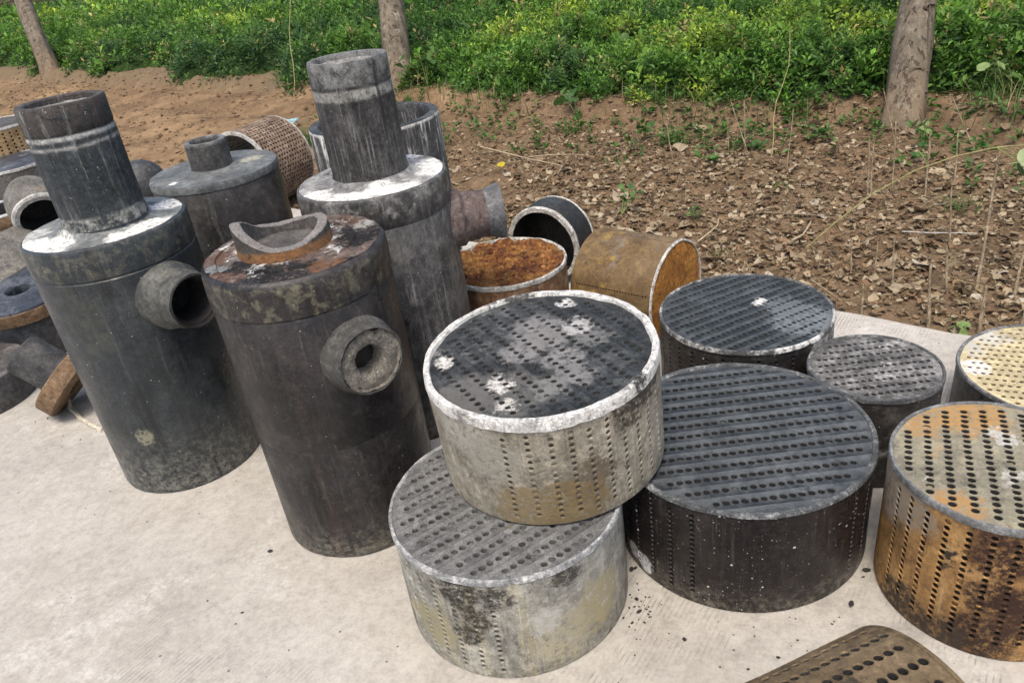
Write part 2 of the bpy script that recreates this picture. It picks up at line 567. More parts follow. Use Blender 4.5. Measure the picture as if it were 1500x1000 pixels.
prof = [(-12, 0), (EDGE - .012, 0), (EDGE, -.012), (EDGE, -.18), (-12, -.18)]
V = []; F = []
sfine = np.concatenate([np.arange(-14, -3, 1.0), np.arange(-3, 6, .08), np.arange(6, 40, 1.0)])
for s in sfine:
    for j, (d, z) in enumerate(prof):
        dd = d + (0.018 * (fnoise((s * 3, 0, 0), 1) + .5 * fnoise((s * 11, 0, 3), 1)) if 0 < j < 4 else 0)
        x, y = sd(s, dd); V.append((x, y, z))
for i in range(len(sfine) - 1):
    for j in range(5):
        a = i * 5 + j; b = i * 5 + (j + 1) % 5
        F.append((a, b, b + 5, a + 5))
tag(part('concrete_pavement', (V, F), m_conc, sharp=30), kind='structure')

# --- soil
def soil_mat():
    t = NT('soil')
    big = t.noise(.8, 8, .75); mid = t.noise(6, 9, .8); fin = t.noise(55, 6, .8)
    litter_soil = t.ramp(t.math('ADD', t.math('MULTIPLY', mid, .6), t.math('MULTIPLY', fin, .4)), [(.30, (.065, .043, .025)), (.45, (.15, .10, .059)), (.56, (.225, .155, .094)), (.70, (.36, .265, .17))])
    red = t.step(t.noise(1.7, 6, .7, off=4), .5, .68)
    litter_soil = t.mix(t.math('MULTIPLY', red, .3), litter_soil, (.19, .105, .057))
    dry = t.ramp(t.math('ADD', t.math('MULTIPLY', big, .5), t.math('ADD', t.math('MULTIPLY', mid, .35), t.math('MULTIPLY', fin, .15))), [(.37, (.095, .062, .035)), (.47, (.18, .118, .066)), (.54, (.27, .18, .10)), (.64, (.42, .30, .175))])  # bare track soil; its pale patches paint sunlit ground into the colour
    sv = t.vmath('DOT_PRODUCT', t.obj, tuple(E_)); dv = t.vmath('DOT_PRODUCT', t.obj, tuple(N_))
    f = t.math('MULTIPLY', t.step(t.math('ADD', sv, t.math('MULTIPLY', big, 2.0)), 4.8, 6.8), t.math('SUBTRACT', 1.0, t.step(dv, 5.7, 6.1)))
    col = t.mix(f, litter_soil, dry)
    ridge = t.math('MULTIPLY', t.step(dv, 5.65, 6.0), t.step(sv, 3.5, 6.0))
    col = t.mix(t.math('MULTIPLY', ridge, .8), col, t.mix(mid, (.10, .075, .045), (.24, .18, .11)))
    h = t.math('ADD', t.math('MULTIPLY', mid, .7), fin)
    return t.out(col, .95, t.bump(h, .7, .02), spec=.15)
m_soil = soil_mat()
s_ax = np.concatenate([np.arange(-12, -5, .25), np.arange(-5, 6, .03), np.arange(6, 14, .07), np.arange(14, 26, .15), np.arange(26, 61, .6)])
d_ax = np.concatenate([np.arange(EDGE + .022, 6.6, .03), np.arange(6.6, 9, .3), np.arange(9, 34, 1.0)])
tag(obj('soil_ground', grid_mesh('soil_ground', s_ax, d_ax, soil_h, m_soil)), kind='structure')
def far_mat():
    t = NT('far_land')
    return t.out(t.ramp(t.noise(.05, 4), [(.35, (.05, .06, .025)), (.65, (.13, .10, .06))]), .95)
xs = np.linspace(-900, 900, 37)
Sg, Dg = np.meshgrid(xs, xs)
V = np.stack([Sg, Dg, np.full_like(Sg, -.35)], -1).reshape(-1, 3)
i = np.arange(36)[:, None] * 37 + np.arange(36)[None, :]
tag(obj('terrain', np_mesh('terrain', V, np.stack([i, i + 1, i + 38, i + 37], -1).reshape(-1, 4), far_mat())), kind='structure')

# ------------------------------------------------------------------ leaves in bulk
def leaf_cloud(name, P, size, nrm, tint, mat, aspect=.5, curl=.25, seg2=False, dirs=None):
    """kite shaped folded leaves: P (n,3), size (n), nrm (n,3)"""
    n = len(P)
    a = rng.normal(size=(n, 3)) if dirs is None else dirs.copy(); a -= (a * nrm).sum(1)[:, None] * nrm
    a /= np.linalg.norm(a, axis=1)[:, None] + 1e-9
    b = np.cross(nrm, a)
    L = size[:, None]; w = L * aspect * rng.uniform(.75, 1.2, (n, 1))
    c = L * curl * rng.uniform(.2, 1.4, (n, 1))
    base = P - a * L * .5
    if not seg2:
        v = np.stack([base, P - a * L * .02 + b * w * .5 + nrm * c * .5, P + a * L * .5 - nrm * c * .3, P - a * L * .02 - b * w * .5 + nrm * c * .5, ], 1)
        V = v.reshape(-1, 3)
        k = np.arange(n)[:, None] * 4
        F = np.concatenate([k + np.array([[0, 1, 2]]), k + np.array([[0, 2, 3]])])
        col = np.repeat(tint, 4, 0)
    else:
        jit = lambda: rng.uniform(-.10, .12, (n, 1)) * L
        m1 = P - a * L * .18 - nrm * c * .1; m2 = P + a * L * .2 - nrm * c * .2
        v = np.stack([base, m1, m2, P + a * L * .5 + nrm * c * rng.uniform(-1, 1, (n, 1)),
                      m1 + b * (w * .55 + jit()) + nrm * c * rng.uniform(-.4, 1.2, (n, 1)), m2 + b * (w * .45 + jit()) + nrm * c * rng.uniform(-.4, 1.2, (n, 1)),
                      m1 - b * (w * .55 + jit()) + nrm * c * rng.uniform(-.4, 1.2, (n, 1)), m2 - b * (w * .45 + jit()) + nrm * c * rng.uniform(-.4, 1.2, (n, 1))], 1)
        V = v.reshape(-1, 3)
        k = np.arange(n)[:, None] * 8
        T = np.array([[0, 4, 1], [1, 4, 5], [1, 5, 2], [2, 5, 3], [0, 1, 6], [1, 7, 6], [1, 2, 7], [2, 3, 7]])
        F = (k[:, None, :] + T[None]).reshape(-1, 3)
        col = np.repeat(tint, 8, 0)
    return np_mesh(name, V, F, mat, col, smooth=seg2)

def tint_mat(name, rough=.6, trans=.0, spec=.3, bump=0.0):
    t = NT(name)
    at = t.n.new('ShaderNodeAttribute'); at.attribute_name = 'tint'
    col = at.outputs['Color']
    if bump:
        nz = t.noise(40, 5, .7)
        col = t.mix(t.math('MULTIPLY', nz, .55), col, t.mix(1.0, col, (.35, .32, .28), 'MULTIPLY'))
    m = t.out(col, rough, t.bump(nz, bump, .004) if bump else None, spec=spec)
    if trans:
        tr = t.n.new('ShaderNodeBsdfTranslucent'); t.l.new(col, tr.inputs[0])
        mx = t.n.new('ShaderNodeMixShader'); mx.inputs[0].default_value = trans
        t.l.new(t.b.outputs[0], mx.inputs[1]); t.l.new(tr.outputs[0], mx.inputs[2])
        t.l.new(mx.outputs[0], t.n['Material Output'].inputs[0])
    return m
m_green = tint_mat('green_leaf', .5, .35, .4)
m_dry = tint_mat('dry_leaf', .8, .12, .2, .3)

def pocket(s, d):
    k = 1.0
    for ts, td, r in ((1.41, 5.86, .36), (6.6, 6.0, .3)):
        k = k * sstep(np.hypot(s - ts, np.maximum(d - td, 0) * 1.6 + np.minimum(d - td, 0) * .35), r * .7, r)
    return k

def cover_h(s, d):
    """top of the green ground cover above the soil"""
    wav = bank(s) + .25 * (vnoise(s * .7, s * 0, 21) - .5) + .55 * (vnoise(s * 1.3, s * 0, 23) - .5) + .40 * (vnoise(s * 4.3, s * 0, 29) - .5)
    return (.06 + .30 * sstep(d, wav, wav + .5) + .22 * fbm(s * .9, d * .9, 3, 41) * 2 + .20 * fbm(s * 3.2, d * 3.2, 2, 47) * 2) * sstep(d, wav - .05, wav + .22) * pocket(s, d)

def scatter_cover():
    """sprigs of leaflets; fewer and larger with distance from the pavement"""
    Ps = []; Sz = []; Nr = []; Tn = []; Dr = []
    bands = [(-4, 8, 5.1, 6.5, 240, .9), (-4, 8, 5.1, 8.0, 300, 1.0), (-4, 14, 8.0, 11.5, 120, 1.45), (8, 20, 5.6, 8.0, 130, 1.35), (-6, 30, 11.5, 17, 30, 2.7), (14, 30, 8.0, 11.5, 44, 2.1), (20, 32, 5.6, 8.0, 60, 1.9), (30, 60, 5.6, 17, 9, 4.0)]
    NL = 10
    for s0, s1, d0, d1, dens, k in bands:
        n = int((s1 - s0) * (d1 - d0) * dens)
        s = rng.uniform(s0, s1, n); d = rng.uniform(d0, d1, n)
        H = cover_h(s, d)
        keep = (H > .04) & (rng.random(n) < .35 + 1.3 * vnoise(s * 2.1, d * 2.1, 67)) if s1 - s0 > 0 else H > .04
        s, d, H = s[keep], d[keep], H[keep]
        n = len(s)
        q = np.where(rng.random(n) < .3, rng.uniform(.25, .8, n), rng.uniform(0, .25, n))
        z = soil_h(s, d) + H * (1 - q) + rng.normal(0, .03, n) + .02
        lean = rng.normal(0, .30, (n, 3)) + np.array([0, 0, 1.0]) - np.array([N_.x, N_.y, 0]) * .25
        lean /= np.linalg.norm(lean, axis=1)[:, None]
        X = E_.x * s + N_.x * d; Y = E_.y * s + N_.y * d
        cen = np.stack([X, Y, z], -1)
        pat = vnoise(s * .7, d * .7, 61) + .7 * (vnoise(s * 2.6, d * 2.6, 63) - .5)
        dead = rng.random(n) < .03
        g1 = np.array([.034, .095, .014]); g2 = np.array([.095, .205, .028]); g3 = np.array([.27, .35, .04]); g4 = np.array([.022, .062, .024])
        r1 = rng.random((n, 1)) ** 1.3
        base = g1 * (1 - r1) + g2 * r1
        yl = (sstep(pat, .70, 1.05) * rng.random(n) ** .6)[:, None]
        base = base * (1 - yl) + g3 * yl
        cool = (sstep(.42 - pat, 0, .3) * .7)[:, None]
        base = base * (1 - cool) + g4 * cool
        base = np.where(dead[:, None], np.array([.26, .21, .09]), base)
        big = np.where(rng.random(n) < .10, rng.uniform(1.6, 2.3, n), rng.uniform(.7, 1.3, n))
        ph = rng.uniform(0, 6.28, n)
        u = np.cross(lean, np.array([.3, .9, .2])); u /= np.linalg.norm(u, axis=1)[:, None]
        v = np.cross(lean, u)
        for j in range(NL):
            a = ph + j * 2.4 + rng.normal(0, .25, n)
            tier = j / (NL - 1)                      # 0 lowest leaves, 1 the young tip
            el = .05 + .75 * tier + rng.normal(0, .22, n)
            out = (u * np.cos(a)[:, None] + v * np.sin(a)[:, None])
            dr = out * np.cos(el)[:, None] + lean * np.sin(el)[:, None]
            nn = lean * np.cos(el)[:, None] - out * np.sin(el)[:, None] + rng.normal(0, .22, (n, 3))
            nn -= (nn * dr).sum(1)[:, None] * dr
            nn /= np.linalg.norm(nn, axis=1)[:, None] + 1e-9
            sz = (rng.uniform(.040, .066, n) * (1.1 - .4 * tier) * big) * k
            stem = lean * ((tier - 1) * .10 * k * big)[:, None]
            Ps.append(cen + stem + dr * (sz * .75)[:, None]); Sz.append(sz); Nr.append(nn); Dr.append(dr)
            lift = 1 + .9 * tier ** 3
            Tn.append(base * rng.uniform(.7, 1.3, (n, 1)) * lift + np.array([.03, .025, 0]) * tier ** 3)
    # thin sprigs straying out over the bare bank
    n = 420
    s = rng.uniform(-3, 7, n); d = bank(s) + .1 - rng.random(n) ** 1.8 * 1.1
    P0 = np.stack([E_.x * s + N_.x * d, E_.y * s + N_.y * d, soil_h(s, d)], -1)
    for j in range(9):
        a = rng.uniform(0, 6.28, n); el = rng.uniform(.1, .9, n)
        dr = np.stack([np.cos(a) * np.cos(el), np.sin(a) * np.cos(el), np.sin(el)], -1)
        nn = np.array([0, 0, 1.0]) + rng.normal(0, .3, (n, 3)); nn -= (nn * dr).sum(1)[:, None] * dr; nn /= np.linalg.norm(nn, axis=1)[:, None]
        sz = rng.uniform(.03, .065, n)
        Ps.append(P0 + dr * (sz * .8)[:, None] + np.array([0, 0, 1.0]) * (rng.random(n) * .07)[:, None]); Sz.append(sz); Nr.append(nn); Dr.append(dr)
        Tn.append(np.array([.06, .14, .025]) * rng.uniform(.6, 1.6, (n, 1)))
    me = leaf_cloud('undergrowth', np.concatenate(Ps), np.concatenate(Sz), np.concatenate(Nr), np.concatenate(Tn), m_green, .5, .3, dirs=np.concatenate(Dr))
    o = obj('undergrowth', me)
    tag(o, 'dense low green leafy ground cover behind the row of trees', 'ground cover', kind='stuff')
scatter_cover()
def bank_grass():
    n = 9000
    s = rng.uniform(-4, 9, n); d = bank(s) - .15 + rng.random(n) * 1.3
    keep = (rng.random(n) < vnoise(s * 1.7, d * 1.7, 95) * 1.4 - .25) & (pocket(s, d) > .5)
    s, d = s[keep], d[keep]; n = len(s)
    P = np.stack([E_.x * s + N_.x * d, E_.y * s + N_.y * d, soil_h(s, d)], -1)
    a = rng.uniform(0, 6.28, n); h = rng.uniform(.08, .34, n); ln = h * rng.uniform(.2, 1.0, n); w = rng.uniform(.002, .0045, n)
    dr = np.stack([np.cos(a), np.sin(a), a * 0], -1); si = np.stack([-np.sin(a), np.cos(a), a * 0], -1); zz = np.array([0, 0, 1.0])
    V = []
    for t in (0, .4, .75, 1):
        c = P + dr * (ln * t * t)[:, None] + zz * (h * (t - .3 * t ** 3))[:, None]
        V += [c - si * (w * (1 - .9 * t))[:, None], c + si * (w * (1 - .9 * t))[:, None]]
    V = np.stack(V, 1).reshape(-1, 3)
    Q = np.array([[2 * j, 2 * j + 1, 2 * j + 3, 2 * j + 2] for j in range(3)])
    F = (np.arange(n)[:, None, None] * 8 + Q[None]).reshape(-1, 4)
    col = np.where(rng.random((n, 1)) < .15, np.array([.30, .26, .12]), np.array([.075, .165, .035])) * rng.uniform(.6, 1.4, (n, 1))
    tag(obj('bank_grass', np_mesh('bank_grass', V, F, m_green, np.repeat(col, 8, 0))), 'fine grass blades along the ragged front of the green bank', 'grass', kind='stuff')
bank_grass()
def cover_base():
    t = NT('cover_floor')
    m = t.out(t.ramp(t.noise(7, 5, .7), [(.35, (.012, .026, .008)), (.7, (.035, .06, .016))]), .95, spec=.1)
    ss = np.concatenate([np.arange(-6, 14, .12), np.arange(14, 61, .6)]); dd = np.concatenate([np.arange(5.3, 9, .1), np.arange(9, 17.2, .35)])
    o = obj('undergrowth_backing', grid_mesh('undergrowth_backing', ss, dd, lambda s, d: soil_h(s, d) + np.where(cover_h(s, d) > .16, cover_h(s, d) * .42 - .03, -.06), m))  # added opaque mound; its dark colour imitates shade between the leaves
    tag(o, 'dark green mound under the ground cover, toned like the shade between its leaves', 'ground cover', kind='stuff')
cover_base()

def dry_hedge():
    n = 26000
    s = rng.uniform(6, 62, n); d = 17.6 + rng.normal(0, .6, n)
    top = .75 + .35 * (vnoise(s * .9, s * 0, 71) - .3)
    z = soil_h(s, np.minimum(d, 17)) + rng.random(n) * top
    X, Y = E_.x * s + N_.x * d, E_.y * s + N_.y * d
    nr = rng.normal(size=(n, 3)); nr /= np.linalg.norm(nr, axis=1)[:, None]
    r1 = rng.random((n, 1))
    col = np.array([.11, .085, .055]) * (1 - r1) + np.array([.26, .21, .15]) * r1
    g = (rng.random((n, 1)) < .25); col = np.where(g, np.array([.09, .12, .04]), col)
    tag(obj('dry_hedge', leaf_cloud('dry_hedge', np.stack([X, Y, z], -1), rng.uniform(.08, .2, n), nr, col, m_dry, .5, .3)), 'withered brown brush along the far side of the green field', 'brush', kind='stuff')
dry_hedge()

# ------------------------------------------------------------------ tubes, sticks, trees
def tube(pts, rad, seg=8, cap=True, rough=0.0, seed=0.0):
    pts = [Vector(p) for p in pts]
    if not isinstance(rad, (list, tuple)): rad = [rad] * len(pts)
    V = []; F = []
    ref = Vector((.13, .97, .2))
    for i, p in enumerate(pts):
        t = (pts[min(i + 1, len(pts) - 1)] - pts[max(i - 1, 0)]).normalized()
        u = t.cross(ref)
        if u.length < .05: u = t.cross(Vector((1, 0, .1)))
        u.normalize(); v = t.cross(u)
        for k in range(seg):
            a = 2 * math.pi * k / seg
            r = rad[i]
            if rough: r *= 1 + rough * fnoise((math.cos(a) * 2, math.sin(a) * 2, i * .7), 1, seed)
            V.append(tuple(p + (u * math.cos(a) + v * math.sin(a)) * r))
    for i in range(len(pts) - 1):
        for k in range(seg):
            k2 = (k + 1) % seg
            F.append((i * seg + k, i * seg + k2, (i + 1) * seg + k2, (i + 1) * seg + k))
    if cap:
        F.append(tuple(range(seg))[::-1]); F.append(tuple(range((len(pts) - 1) * seg, len(pts) * seg)))
    return V, F

def bark_mat():
    t = NT('bark')
    fib = t.noise(16, 7, .7, stretch=(1, 1, .22)); lum = t.noise(3, 5, .6); fin = t.noise(70, 4, .7)
    col = t.ramp(t.math('ADD', t.math('MULTIPLY', fib, .6), t.math('MULTIPLY', lum, .4)), [(.34, (.075, .06, .045)), (.5, (.17, .14, .105)), (.64, (.28, .24, .185))])
    col = t.mix(t.math('MULTIPLY', t.step(t.noise(4, 8, .78, off=7), .54, .62), .6), col, (.13, .125, .085))
    crk = t.step(t.noise(24, 6, .7, off=9, stretch=(1, 1, .13)), .56, .62)
    col = t.mix(t.math('MULTIPLY', crk, .75), col, (.055, .045, .035))
    col = t.mix(t.math('MULTIPLY', t.step(t.noise(9, 8, .8, off=12), .56, .60), .5), col, (.36, .33, .27))
    z = t.sep()[2]
    mud = t.math('MULTIPLY', t.math('SUBTRACT', 1.0, t.step(z, .1, .55)), t.step(lum, .3, .6))
    col = t.mix(t.math('MULTIPLY', mud, .5), col, (.20, .125, .06))
    return t.out(col, .88, t.bump(t.math('SUBTRACT', t.math('ADD', fib, t.math('MULTIPLY', fin, .5)), t.math('MULTIPLY', crk, .6)), .8, .016), spec=.2)
m_bark = bark_mat()
m_knot = grime('knot', [(.3, (.05, .038, .028)), (.7, (.13, .10, .07))], 5, 30, rough=(.8, .9))

def tree(label, bpx, tpx, w_base, w_top, knots, seed, zb):
    b = at_z(bpx[0], bpx[1], zb)
    s_b = b.x * E_.x + b.y * E_.y; d_b = b.x * N_.x + b.y * N_.y
    dep = depth_of(b)
    tp = at_depth(tpx[0], tpx[1], dep)
    # keep the stem in a plane facing the viewer: lean direction taken from two sightings
    lean = (tp - b); lean /= lean.z
    b.z = float(soil_h(s_b, d_b)) - .06
    root = thing('tree', label, 'tree', b, group='trees along the edge of the green field')
    r0 = w_base * dep / FPX / 2; r1 = w_top * dep / FPX / 2
    pts = []; rad = []
    Ht = 4.6
    zt = tp.z - b.z
    pts.append((-lean.x * .3, -lean.y * .3, -.3)); rad.append(r0 * 1.35)
    for i in range(1, 26):
        z = Ht * i / 25 - .02
        w = .03 * math.sin(z * 1.7 + seed)
        pts.append((lean.x * z + w, lean.y * z + w * .6, z))
        flare = math.exp(-z / .09) * .30
        r = r0 + (r1 - r0) * min(z / max(zt, .3), 1.4)
        rad.append(max(r * (1 - max(0, z - 2) * .12), .05) * (1 + flare))
    part('trunk', tube(pts, rad, 26, True, .16, seed), m_bark, root, sharp=50)
    for (kz, ka, kr) in knots:
        i = kz / Ht * 25; c = Vector(pts[int(i)]).lerp(Vector(pts[int(i) + 1]), i % 1)
        rr = rad[int(i)]
        dv = Vector((math.cos(ka), math.sin(ka), 0))
        g = lathe([(.0, -.03), (kr, -.03), (kr * .95, .004), (kr * .7, .012), (kr * .45, .004), (.001, -.006)], 14, jitter=.006, jsc=30, seed=ka)
        g = xform(g, Matrix.Translation(c + dv * rr) @ axis_rot(dv).to_matrix().to_4x4() @ Matrix.Diagonal((1.35, .8, 1, 1)))
        part('branch_scar', g, m_knot, root, sharp=60)
    top = Vector(pts[-1])
    if len(knots) > 2:
        cp = []
        for i in range(9):
            z = .02 + i * .22; j = z / Ht * 25; c = Vector(pts[int(j)]).lerp(Vector(pts[int(j) + 1]), j % 1)
            a = -1.45 + .22 * math.sin(i * 1.1) + .05 * i
            cp.append(c + Vector((math.cos(a), math.sin(a), 0)) * (rad[int(j)] * 1.04 + .002))
        part('climbing_stem', tube(cp, [.006] * 9, 6, True, .2), m_knot, root)
    rs = random.Random(seed)
    tips = []
    for k in range(7):
        a = k * 2 * math.pi / 7 + rs.uniform(-.3, .3)
        st = Vector(pts[rs.randint(19, 25)])
        p = [st]
        for j in range(5):
            p.append(p[-1] + Vector((math.cos(a) * .38, math.sin(a) * .38, rs.uniform(.2, .5))))
            a += rs.uniform(-.25, .25)
        part('limb', tube(p, [.055, .045, .036, .028, .018, .008], 8), m_bark, root)
        tips += p[2:]
    n = 2600
    ix = rng.integers(0, len(tips), n)
    P = np.array([tuple(t) for t in tips])[ix] + rng.normal(0, .38, (n, 3))
    nr = rng.normal(0, .6, (n, 3)) + np.array([0, 0, 1.0]); nr /= np.linalg.norm(nr, axis=1)[:, None]
    r1_ = rng.random((n, 1))
    col = np.array([.04, .095, .02]) * (1 - r1_) + np.array([.10, .19, .035]) * r1_
    me = leaf_cloud('crown', P, rng.uniform(.09, .16, n), nr, col, m_green, .75, .2)
    obj('crown', me, root)
    return root
tree('slender leaning tree with grey brown trunk beside the bare earth track', (75, 106), (36, 0), 27, 22, [(.9, -1.2, .03)], 3, .1)
tree('straight tree trunk with two dark oval scars behind the tall cylinders', (592, 133), (571, 0), 43, 36, [(.55, -1.45, .045), (.78, -1.6, .05)], 5, .1)
tree('thick tree trunk with rough knots rising from the leaf litter', (1318, 172), (1343, 0), 56, 50, [(.42, -1.7, .04), (.78, -1.35, .035), (.28, -1.2, .03), (.40, -1.25, .025)], 8, .08)

# ------------------------------------------------------------------ litter
def litter():
    n = 90000
    s = rng.uniform(-5, 7, n); d = EDGE + .03 + rng.random(n) ** 1.15 * 3.3
    dens = np.clip(-.25 + 2.1 * vnoise(s * 1.1, d * 1.1, 81) + .5 * (vnoise(s * 4, d * 4, 83) - .5), .06, 1)
    fade = 1 - sstep(s, 3.6, 5.6)
    keep = rng.random(n) < dens * fade
    s, d = s[keep], d[keep]; n = len(s)
    z = soil_h(s, d) + rng.uniform(.004, .02, n)
    P = np.stack([E_.x * s + N_.x * d, E_.y * s + N_.y * d, z], -1)
    nr = rng.normal(0, .26, (n, 3)) + np.array([0, 0, 1.0]); nr /= np.linalg.norm(nr, axis=1)[:, None]
    size = .008 + .050 * rng.random(n) ** 3.2
    pal = np.array([[.20, .14, .08], [.28, .21, .13], [.37, .29, .19], [.47, .39, .27], [.10, .068, .042], [.27, .175, .10], [.16, .115, .07], [.40, .33, .22]])
    col = pal[rng.integers(0, len(pal), n)] * rng.uniform(.7, 1.2, (n, 1))
    o = obj('leaf_litter', leaf_cloud('leaf_litter', P, size, nr, col, m_dry, .6, .28, True))
    tag(o, 'small brown leaf crumbs strewn over the soil', 'leaf litter', kind='stuff')
    # straw and twigs
    m = 15000
    s = rng.uniform(-5, 6.5, m); d = EDGE + .05 + rng.random(m) * 3.1
    keep = rng.random(m) < (1 - sstep(s, 4, 6.3))
    s, d = s[keep], d[keep]; m = len(s)
    a = rng.uniform(0, 2 * np.pi, m); L = .02 + .16 * rng.random(m) ** 2; w = rng.uniform(.0007, .002, m)
    c = np.stack([E_.x * s + N_.x * d, E_.y * s + N_.y * d, soil_h(s, d) + rng.uniform(.008, .03, m)], -1)
    di = np.stack([np.cos(a), np.sin(a), rng.normal(0, .16, m)], -1); si = np.stack([-np.sin(a), np.cos(a), np.zeros(m)], -1)
    upv = np.tile(np.array([[0, 0, 1.0]]), (m, 1))
    V = []
    bend = rng.normal(0, .10, (m, 1)) * L[:, None]
    for t in (-.5, 0, .5):
        q = c + di * (L * t)[:, None] + si * bend * (1 - 4 * t * t)
        for k in range(3):
            th = 2 * np.pi * k / 3
            V.append(q + (si * math.cos(th) + upv * math.sin(th)) * w[:, None])
    V = np.stack(V, 1).reshape(-1, 3)
    k0 = np.arange(m)[:, None] * 9
    Q = np.array([[r * 3 + k, r * 3 + (k + 1) % 3, (r + 1) * 3 + (k + 1) % 3, (r + 1) * 3 + k] for r in range(2) for k in range(3)])
    F = (k0[:, None, :] + Q[None]).reshape(-1, 4)
    pal = np.array([[.42, .33, .20], [.25, .17, .10], [.34, .26, .15], [.14, .09, .055]])
    col = np.repeat(pal[rng.integers(0, 4, m)] * rng.uniform(.8, 1.15, (m, 1)), 9, 0)
    o = obj('straw', np_mesh('straw', V, F, m_dry, col))
    tag(o, 'thin dry straw and twig bits strewn over the soil', 'straw', kind='stuff')
litter()

def crumbs():
    n = 5200
    s = rng.uniform(3.2, 17, n); d = EDGE + .05 + rng.random(n) * 3.1
    z = soil_h(s, d)
    P = np.stack([E_.x * s + N_.x * d, E_.y * s + N_.y * d, z], -1)
    r = .006 + .030 * rng.random((n, 1)) ** 3
    O = np.array([[1, 0, .2], [0, 1, .1], [-1, 0, .25], [0, -1, .15], [0, 0, .8], [.1, .1, -.6]])
    V = (P[:, None, :] + O[None] * r[:, None, :] * rng.uniform(.6, 1.4, (n, 6, 1)))
    T = np.array([[0, 1, 4], [1, 2, 4], [2, 3, 4], [3, 0, 4], [1, 0, 5], [2, 1, 5], [3, 2, 5], [0, 3, 5]])
    F = (np.arange(n)[:, None, None] * 6 + T[None]).reshape(-1, 3)
    col = np.array([.22, .15, .09]) * rng.uniform(.5, 1.5, (n, 1))
    o = obj('soil_crumbs', np_mesh('soil_crumbs', V.reshape(-1, 3), F, m_dry, np.repeat(col, 6, 0), smooth=False))
    tag(o, 'loose earth crumbs scattered over the bare earth track', 'earth', kind='stuff')
crumbs()

def big_leaf_mesh(name, seed, lobes=True, mat=None, tint=(.33, .26, .17), curl=1.0):
    rs = random.Random(seed)
    n = 18
    ph = rs.uniform(0, 6)
    V = [(0, 0, .0)]; F = []
    for ring in (.5, 1.0):
        for k in range(n):
            a = 2 * math.pi * k / n
            r = .5 * (.72 + .28 * math.cos(a))
            r *= 1 + (.17 * abs(math.sin(2.5 * a + .3)) - .05 if lobes else 0) + rs.uniform(-.07, .07)
            r *= ring
            x, y = r * math.cos(a) + .0, r * math.sin(a) * .92
            z = curl * (.22 * (y * y) * 2 + .12 * math.sin(3 * a + ph) * r + .10 * math.sin(x * 7 + ph) * .5) * 1.0
            V.append((x, y, z))
    for k in range(n):
        k2 = (k + 1) % n
        F.append((0, 1 + k, 1 + k2)); F.append((1 + k, 1 + n + k, 1 + n + k2, 1 + k2))
    o = len(V)
    for (x, y) in ((-.22, .012), (-.22, -.012), (-.55, .006), (-.55, -.006)): V.append((x, y, .02))
    F.append((o, o + 2, o + 3, o + 1))
    zmin = min(v[2] for v in V); V = [(x, y, z - zmin) for x, y, z in V]
    me = mk_mesh(name, V, F, mat, 0)
    a = me.color_attributes.new('tint', 'FLOAT_COLOR', 'POINT')
    for i, v in enumerate(V):
        q = 1 - .25 * math.exp(-(v[1] / .03) ** 2)
        a.data[i].color = (tint[0] * q, tint[1] * q, tint[2] * q, 1)
    return me
dry_meshes = [big_leaf_mesh('dry_leaf', i, True, m_dry, t, rs_) for i, (t, rs_) in enumerate([((.50, .43, .32), 1), ((.42, .34, .23), 1.5), ((.34, .26, .17), 1.2), ((.56, .50, .40), .8), ((.45, .37, .27), 1.8), ((.30, .22, .14), 1.4), ((.52, .43, .29), 1.1)])]
cnt = 0
rs = random.Random(5)
while cnt < 290:
    s = rs.uniform(-2.6, 4.4); d = EDGE + .1 + rs.random() ** 1.4 * 2.9
    if rs.random() > .2 + 1.2 * float(vnoise(np.array(s * 1.3), np.array(d * 1.3), 81)) - .25 * max(0, s - 2): continue
    x, y = sd(s, d)
    z = float(soil_h(s, d))
    L = rs.choice((.06, .07, .08, .09, .11, .14)) * rs.uniform(.85, 1.15)
    o = obj('dry_leaf', dry_meshes[cnt % 7])
    o.location = (x, y, z + .004)
    o.rotation_euler = (rs.gauss(0, .25) + (math.pi if rs.random() < .25 else 0), rs.gauss(0, .25), rs.uniform(0, 6.28))
    if abs(o.rotation_euler[0]) > 2: o.location.z += L * .12
    o.scale = (L, L * rs.uniform(.7, 1.05), L)
    tag(o, 'curled dry brown leaf lying on the soil', 'leaf', 'dry fallen leaves on the soil')
    cnt += 1

# ------------------------------------------------------------------ graphite cylinders
def neck_mats(): pass
GR = [(.2, (.012, .015, .017)), (.45, (.022, .027, .031)), (.65, (.038, .044, .047)), (.9, (.10, .104, .102))]
BR = [(.2, (.008, .0072, .0075)), (.45, (.017, .0155, .016)), (.65, (.034, .030, .029)), (.9, (.10, .092, .084))]
def nozzle(th, z, Rb, L, prof, mat, parent, name='side_nozzle', tiltz=0.0):
    """profile r,z turned about an axis pointing outwards at angle th"""
    d = Vector((math.cos(th), math.sin(th), tiltz)).normalized()
    M = Matrix.Translation(Vector((math.cos(th) * Rb, math.sin(th) * Rb, z))) @ axis_rot(d).to_matrix().to_4x4()
    return part(name, xform(prof, M), mat, parent, sharp=40)

